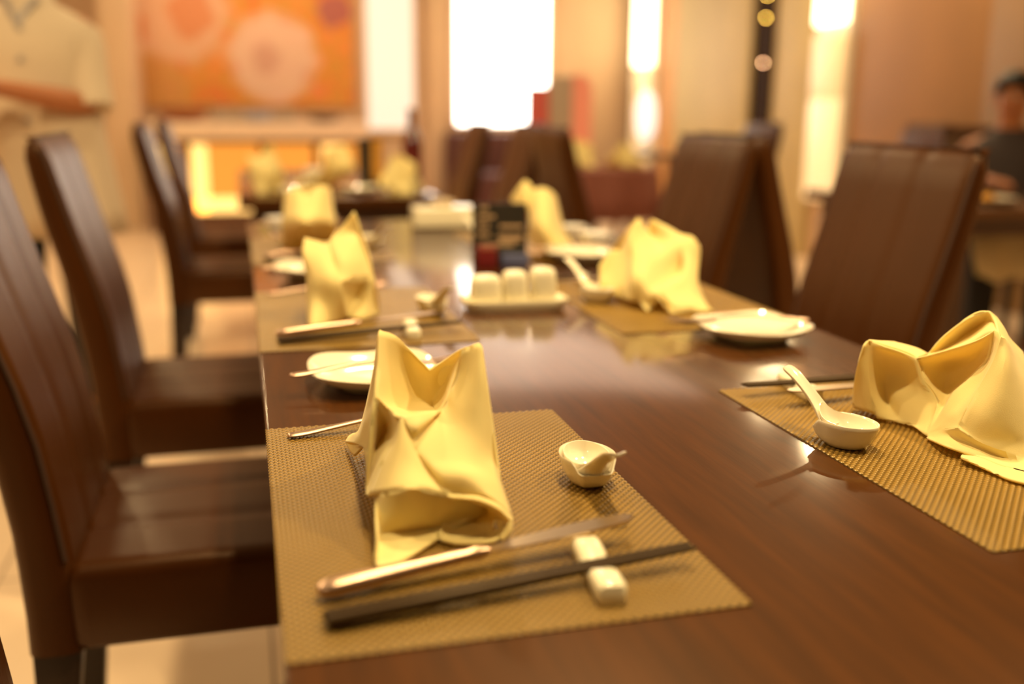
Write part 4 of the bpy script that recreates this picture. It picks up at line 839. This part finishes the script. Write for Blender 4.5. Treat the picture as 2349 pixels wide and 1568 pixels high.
# ------------------------------------------------------------------ people
def skin_body(name, verts, edges, radii, m, parent, sub=1):
    me = bpy.data.meshes.new(name); me.from_pydata(verts, edges, [])
    me.materials.append(m)
    o = bpy.data.objects.new(name, me); C.objects.link(o)
    o.modifiers.new('skin', 'SKIN')
    for i, r in enumerate(radii):
        sv = me.skin_vertices[0].data[i]
        sv.radius = r if isinstance(r, tuple) else (r, r)
        sv.use_root = (i == 0)
    o.modifiers['skin'].use_smooth_shade = True
    md = o.modifiers.new('subdivision', 'SUBSURF'); md.levels = sub; md.render_levels = sub
    o.parent = parent
    return o
class Graph:
    def __init__(s): s.v = []; s.e = []; s.r = []
    def chain(s, start, pts):
        last = start
        for p, r in pts:
            s.v.append(tuple(p)); s.r.append(r); i = len(s.v) - 1
            if last is not None: s.e.append((last, i))
            last = i
        return last
def add_hand(g, wrist_i, wrist, d, side, curl=0.35):
    """palm, four unequal bent fingers and a thumb leaving the side of the palm"""
    d = Vector(d).normalized(); side = Vector(side).normalized(); dn = d.cross(side).normalized()
    if dn.z > 0: dn = -dn
    w = Vector(wrist)
    p1 = g.chain(wrist_i, [(w + d * 0.035, (0.026, 0.015))])
    p2 = g.chain(p1, [(w + d * 0.07, (0.030, 0.013))])
    for k, L in ((-1.5, 0.062), (-0.5, 0.076), (0.5, 0.080), (1.5, 0.070)):
        b = w + d * 0.088 + side * (0.017 * k)
        g.chain(p2, [(b, 0.0085), (b + d * L * 0.55 - dn * 0.0 + dn * L * curl * 0.3, 0.0080), (b + d * L * 0.85 + dn * L * curl, 0.0068)])
    b = w + d * 0.03 + side * 0.034
    g.chain(p1, [(b, 0.0105), (b + d * 0.028 + side * 0.014 + dn * 0.008, 0.0092), (b + d * 0.052 + side * 0.012 + dn * 0.018, 0.0078)])
def head_details(parent, c, fwd_angle, hair=True):
    """c: skull centre; the face looks along local -y turned by fwd_angle"""
    Rm = Matrix.Rotation(fwd_angle, 3, 'Z')
    def P(x, y, z): return tuple(Vector(c) + Rm @ Vector((x, y, z)))
    def ell(name, cx, cy, cz, rx, ry, rz, m, n=16):
        mm = MB(); rings = []
        for i in range(1, 10):
            a = -PI / 2 + PI * i / 10
            rings.append([P(cx + rx * math.cos(a) * math.cos(2 * PI * j / n), cy + ry * math.cos(a) * math.sin(2 * PI * j / n), cz + rz * math.sin(a)) for j in range(n)])
        mm.loft(rings); return mm.build(name, m, parent, angle=80)
    # nose as a small wedge
    MB().loft([[P(-0.006, -0.082, 0.0), P(0.006, -0.082, 0.0), P(0.004, -0.074, 0.0), P(-0.004, -0.074, 0.0)], [P(-0.012, -0.094, -0.030), P(0.012, -0.094, -0.030), P(0.010, -0.072, -0.030), P(-0.010, -0.072, -0.030)], [P(-0.014, -0.088, -0.040), P(0.014, -0.088, -0.040), P(0.010, -0.068, -0.040), P(-0.010, -0.068, -0.040)]]).build('nose', M['skin'], parent, sub=1)
    for s in (-1, 1):
        e = ell('eye', s * 0.030, -0.074, 0.000, 0.014, 0.009, 0.0075, M['eye'])
        ell('iris', s * 0.030, -0.082, 0.000, 0.005, 0.003, 0.005, M['hair'])
        ell('eyebrow', s * 0.031, -0.079, 0.020, 0.018, 0.005, 0.0035, M['hair'])
        ell('ear', s * 0.080, 0.004, -0.012, 0.010, 0.018, 0.030, M['skin'])
    ell('mouth', 0, -0.074, -0.062, 0.024, 0.010, 0.007, M['lip'])
    # hair: a cap over the top and back of the skull
    rings = []
    for i in range(0, 9):
        a = PI / 2 - (PI * 0.60) * i / 8; ring = []
        for j in range(32):
            th = 2 * PI * j / 32; front = max(0, -math.sin(th)) ** 1.5
            aa = a if a > 0.35 else a + (0.35 - a) * min(1, front * 1.6)
            r = 0.091
            ring.append(P(0.087 * math.cos(aa) * math.cos(th) + 1e-4 * math.cos(th), 0.0995 * math.cos(aa) * math.sin(th) + 0.008, 0.034 + 0.088 * math.sin(aa)))
        rings.append(ring)
    if hair: MB().loft(rings, caps=True).build('hair', M['hair'], parent, angle=80)

# standing person in a cream uniform, behind the left chairs
P1 = (-0.63, 3.0, 0.0)
p = thing('person', 'standing person in a cream buttoned uniform holding a stack of plates, left behind the chairs', 'person', P1, R(-6))
g = Graph()
pel = g.chain(None, [((0, 0, 0.90), (0.135, 0.10))])
chest = g.chain(pel, [((0, 0, 1.02), (0.125, 0.095)), ((0, 0.0, 1.16), (0.140, 0.10)), ((0, 0.0, 1.28), (0.135, 0.09))])
neck = g.chain(chest, [((0, -0.004, 1.37), 0.052), ((0, -0.012, 1.42), 0.048), ((0, -0.026, 1.465), (0.062, 0.066)), ((0, -0.014, 1.535), (0.074, 0.084)), ((0, -0.006, 1.585), (0.060, 0.070))])
for s in (-1, 1):
    sh = g.chain(chest, [((s * 0.165, 0.0, 1.305), 0.052)])
    if s > 0: el, wr, dd, sd_ = (0.185, -0.08, 1.065), (-0.025, -0.29, 1.115), (-1, -0.35, 0.05), (0, -1, 0.3)
    else: el, wr, dd, sd_ = (-0.225, -0.06, 1.05), (-0.13, -0.30, 1.045), (0.35, -1, 0.1), (1, 0.3, 0)
    a = Vector((s * 0.165, 0, 1.305)); b_ = Vector(el); c_ = Vector(wr)
    e = g.chain(sh, [(a.lerp(b_, .5), 0.046), (b_, 0.040), (b_.lerp(c_, .35), 0.040), (b_.lerp(c_, .75), 0.031), (c_, (0.027, 0.022))])
    add_hand(g, e, wr, dd, sd_)
    hp = g.chain(pel, [((s * 0.085, 0, 0.82), 0.088)])
    g.chain(hp, [((s * 0.095, 0, 0.62), 0.075), ((s * 0.10, -0.005, 0.46), 0.056), ((s * 0.10, 0.01, 0.32), 0.054), ((s * 0.10, 0.015, 0.10), 0.036), ((s * 0.10, 0.0, 0.05), 0.036), ((s * 0.105, -0.10, 0.035), 0.034), ((s * 0.11, -0.16, 0.03), 0.026)])
skin_body('body', g.v, g.e, g.r, M['skin'], p)
head_details(p, (0, -0.012, 1.535), R(-20))
# uniform: torso shell open at the neck, two sleeves to the elbow
rings = []
for z, rx, ry in ((0.66, 0.235, 0.165), (0.74, 0.225, 0.158), (0.86, 0.21, 0.148), (0.98, 0.195, 0.138), (1.10, 0.198, 0.142), (1.20, 0.205, 0.145), (1.27, 0.205, 0.135), (1.32, 0.180, 0.115), (1.35, 0.125, 0.090), (1.375, 0.078, 0.074), (1.40, 0.070, 0.070)):
    q = max(0, 1.05 - z) * 0.10
    rings.append([((rx + q * .35 * math.sin(9 * 2 * PI * j / 72)) * math.cos(2 * PI * j / 72), (ry + q * .35 * math.sin(9 * 2 * PI * j / 72)) * math.sin(2 * PI * j / 72) - (0.01 if z < 1.3 else 0), z) for j in range(72)])
ct = MB().loft(rings, caps=False).build('uniform', M['coat'], p, angle=70, solid=0.004)
for s, el in ((1, (0.190, -0.085, 1.055)), (-1, (-0.228, -0.065, 1.045))):
    a = Vector((s * 0.145, 0, 1.29)); b_ = Vector(el)
    MB().tube([tuple(a.lerp(b_, k)) for k in (0, .15, .35, .55, .75, .9, 1.0)], [0.062, 0.068, 0.066, 0.062, 0.060, 0.062, 0.060], 24).build('sleeve', M['coat'], ct, angle=70)
for z in (1.29, 1.20, 1.11, 1.02, 0.93):
    MB().lathe([(0.0005, 0), (0.009, 0), (0.010, 0.002), (0.0005, 0.004)], 16).build('button', M['button'], ct, loc=(0.01, -0.158 if z < 1.25 else -0.14, z)).rotation_euler = (R(90), 0, 0)
MB().tube([(-0.05, -0.075, 1.385), (-0.02, -0.105, 1.34), (0.0, -0.125, 1.30)], 0.010, 8).build('lapel', M['button'], ct)
MB().tube([(0.05, -0.075, 1.385), (0.02, -0.105, 1.34), (0.0, -0.125, 1.30)], 0.010, 8).build('lapel', M['button'], ct)
g = Graph()
tr = g.chain(None, [((0, 0, 0.86), (0.15, 0.115))])
for s in (-1, 1):
    g.chain(tr, [((s * 0.088, 0, 0.76), 0.100), ((s * 0.098, 0, 0.50), 0.078), ((s * 0.10, 0.008, 0.28), 0.070), ((s * 0.10, 0.012, 0.085), 0.062)])
skin_body('trousers', g.v, g.e, g.r, M['trousers'], p)
for s in (-1, 1):
    MB().loft([[(s * 0.105 + w * math.cos(2 * PI * j / 20), y + l * 0.0 , z0 + h * math.sin(2 * PI * j / 20)) for j in range(20)] for y, w, h, z0, l in ((0.055, 0.02, 0.02, 0.04, 0), (0.045, 0.036, 0.036, 0.042, 0), (0.0, 0.042, 0.044, 0.046, 0), (-0.10, 0.044, 0.036, 0.038, 0), (-0.18, 0.038, 0.026, 0.028, 0), (-0.205, 0.018, 0.014, 0.022, 0))]).build('shoe', M['black'], p)
# the plates the person carries
for i in range(3):
    o = dup(plate, ['lowest', 'middle', 'topmost'][i] + ' plate of the stack held by the standing person', (-0.775, 2.672, 1.139 + 0.0085 * i), R(10), 'plates held by the standing person')
o = bowl('serving_bowl', 'pale green-white bowl on top of the held plates', 'bowl', (-0.775, 2.672, 1.1655), M['ceramic'], 0.062, 0.05)

# seated person at the right edge
P2 = (3.42, 3.42, 0.0)
p = thing('person', 'seated person with black hair and a charcoal shirt at the right edge', 'person', P2, R(-30))
g = Graph()
pel = g.chain(None, [((0, 0, 0.56), (0.15, 0.11))])
chest = g.chain(pel, [((0, 0, 0.68), (0.125, 0.10)), ((0, -0.01, 0.80), (0.140, 0.105)), ((0, -0.015, 0.90), (0.14, 0.095))])
g.chain(chest, [((0, -0.02, 0.985), 0.054), ((0, -0.03, 1.03), 0.050), ((0, -0.05, 1.075), (0.062, 0.066)), ((0, -0.04, 1.145), (0.074, 0.084)), ((0, -0.03, 1.195), (0.060, 0.070))])
for s in (-1, 1):
    a = Vector((s * 0.17, -0.01, 0.915)); b_ = Vector((s * 0.225, -0.10, 0.70)); c_ = Vector((s * 0.12, -0.31, 0.785))
    sh = g.chain(chest, [(a, 0.052)])
    e = g.chain(sh, [(a.lerp(b_, .5), 0.046), (b_, 0.040), (b_.lerp(c_, .4), 0.038), (c_, (0.027, 0.022))])
    add_hand(g, e, tuple(c_), (-s * 0.4, -1, 0), (-s, -0.3, 0))
    hp = g.chain(pel, [((s * 0.09, -0.06, 0.54), 0.092)])
    g.chain(hp, [((s * 0.11, -0.25, 0.53), 0.078), ((s * 0.12, -0.42, 0.50), 0.060), ((s * 0.12, -0.44, 0.32), 0.054), ((s * 0.12, -0.42, 0.10), 0.036), ((s * 0.12, -0.44, 0.05), 0.036), ((s * 0.125, -0.55, 0.035), 0.032)])
skin_body('body', g.v, g.e, g.r, M['skin'], p)
head_details(p, (0, -0.038, 1.145), R(-20))
rings = []
for z, rx, ry in ((0.52, 0.19, 0.145), (0.62, 0.175, 0.14), (0.74, 0.18, 0.14), (0.84, 0.195, 0.14), (0.90, 0.195, 0.125), (0.945, 0.15, 0.10), (0.975, 0.085, 0.078), (1.00, 0.07, 0.07)):
    rings.append([(rx * math.cos(2 * PI * j / 48), ry * math.sin(2 * PI * j / 48) - 0.012, z) for j in range(48)])
sh_ = MB().loft(rings, caps=False).build('shirt', M['shirt_dark'], p, angle=70, solid=0.004)
for s in (-1, 1):
    a = Vector((s * 0.145, -0.01, 0.90)); b_ = Vector((s * 0.228, -0.10, 0.695)); c_ = Vector((s * 0.15, -0.25, 0.76))
    MB().tube([tuple(a), tuple(a.lerp(b_, .3)), tuple(a.lerp(b_, .7)), tuple(b_), tuple(b_.lerp(c_, .5)), tuple(c_)], [0.06, 0.066, 0.058, 0.055, 0.048, 0.040], 20).build('sleeve', M['shirt_dark'], sh_, angle=70)
g = Graph()
tr = g.chain(None, [((0, 0.0, 0.55), (0.165, 0.12))])
for s in (-1, 1):
    g.chain(tr, [((s * 0.10, -0.10, 0.54), 0.102), ((s * 0.115, -0.30, 0.53), 0.088), ((s * 0.12, -0.43, 0.49), 0.078), ((s * 0.12, -0.445, 0.30), 0.070), ((s * 0.12, -0.42, 0.085), 0.064)])
skin_body('trousers', g.v, g.e, g.r, M['trousers'], p)
lc = []
for y, z in ((-0.08, 0.655), (-0.2, 0.655), (-0.34, 0.645), (-0.47, 0.615), (-0.535, 0.55), (-0.545, 0.46), (-0.55, 0.38)):
    lc.append([(x * (1 - 0.25 * max(0, 0.6 - z) / .2), y - 0.01 * math.sin(x * 40) * (1 if z < .6 else 0), z + 0.012 * math.cos(x * 30) - (0.05 * (abs(x) / 0.2) ** 4 if z > 0.6 else 0)) for x in [-0.22 + 0.44 * j / 24 for j in range(25)]])
lap = MB().loft(lc, caps=False, closed=False).build('lap_cloth', M['cloth_cream'], solid=0.003, angle=70)
lap.location = P2; lap.rotation_euler = (0, 0, R(-30)); tag(lap, 'cream cloth draped over the lap of the seated person below the right table', 'cloth')
dup(chair, 'brown leather chair under the seated person at the right edge', (3.36, 3.40, 0), R(-120))
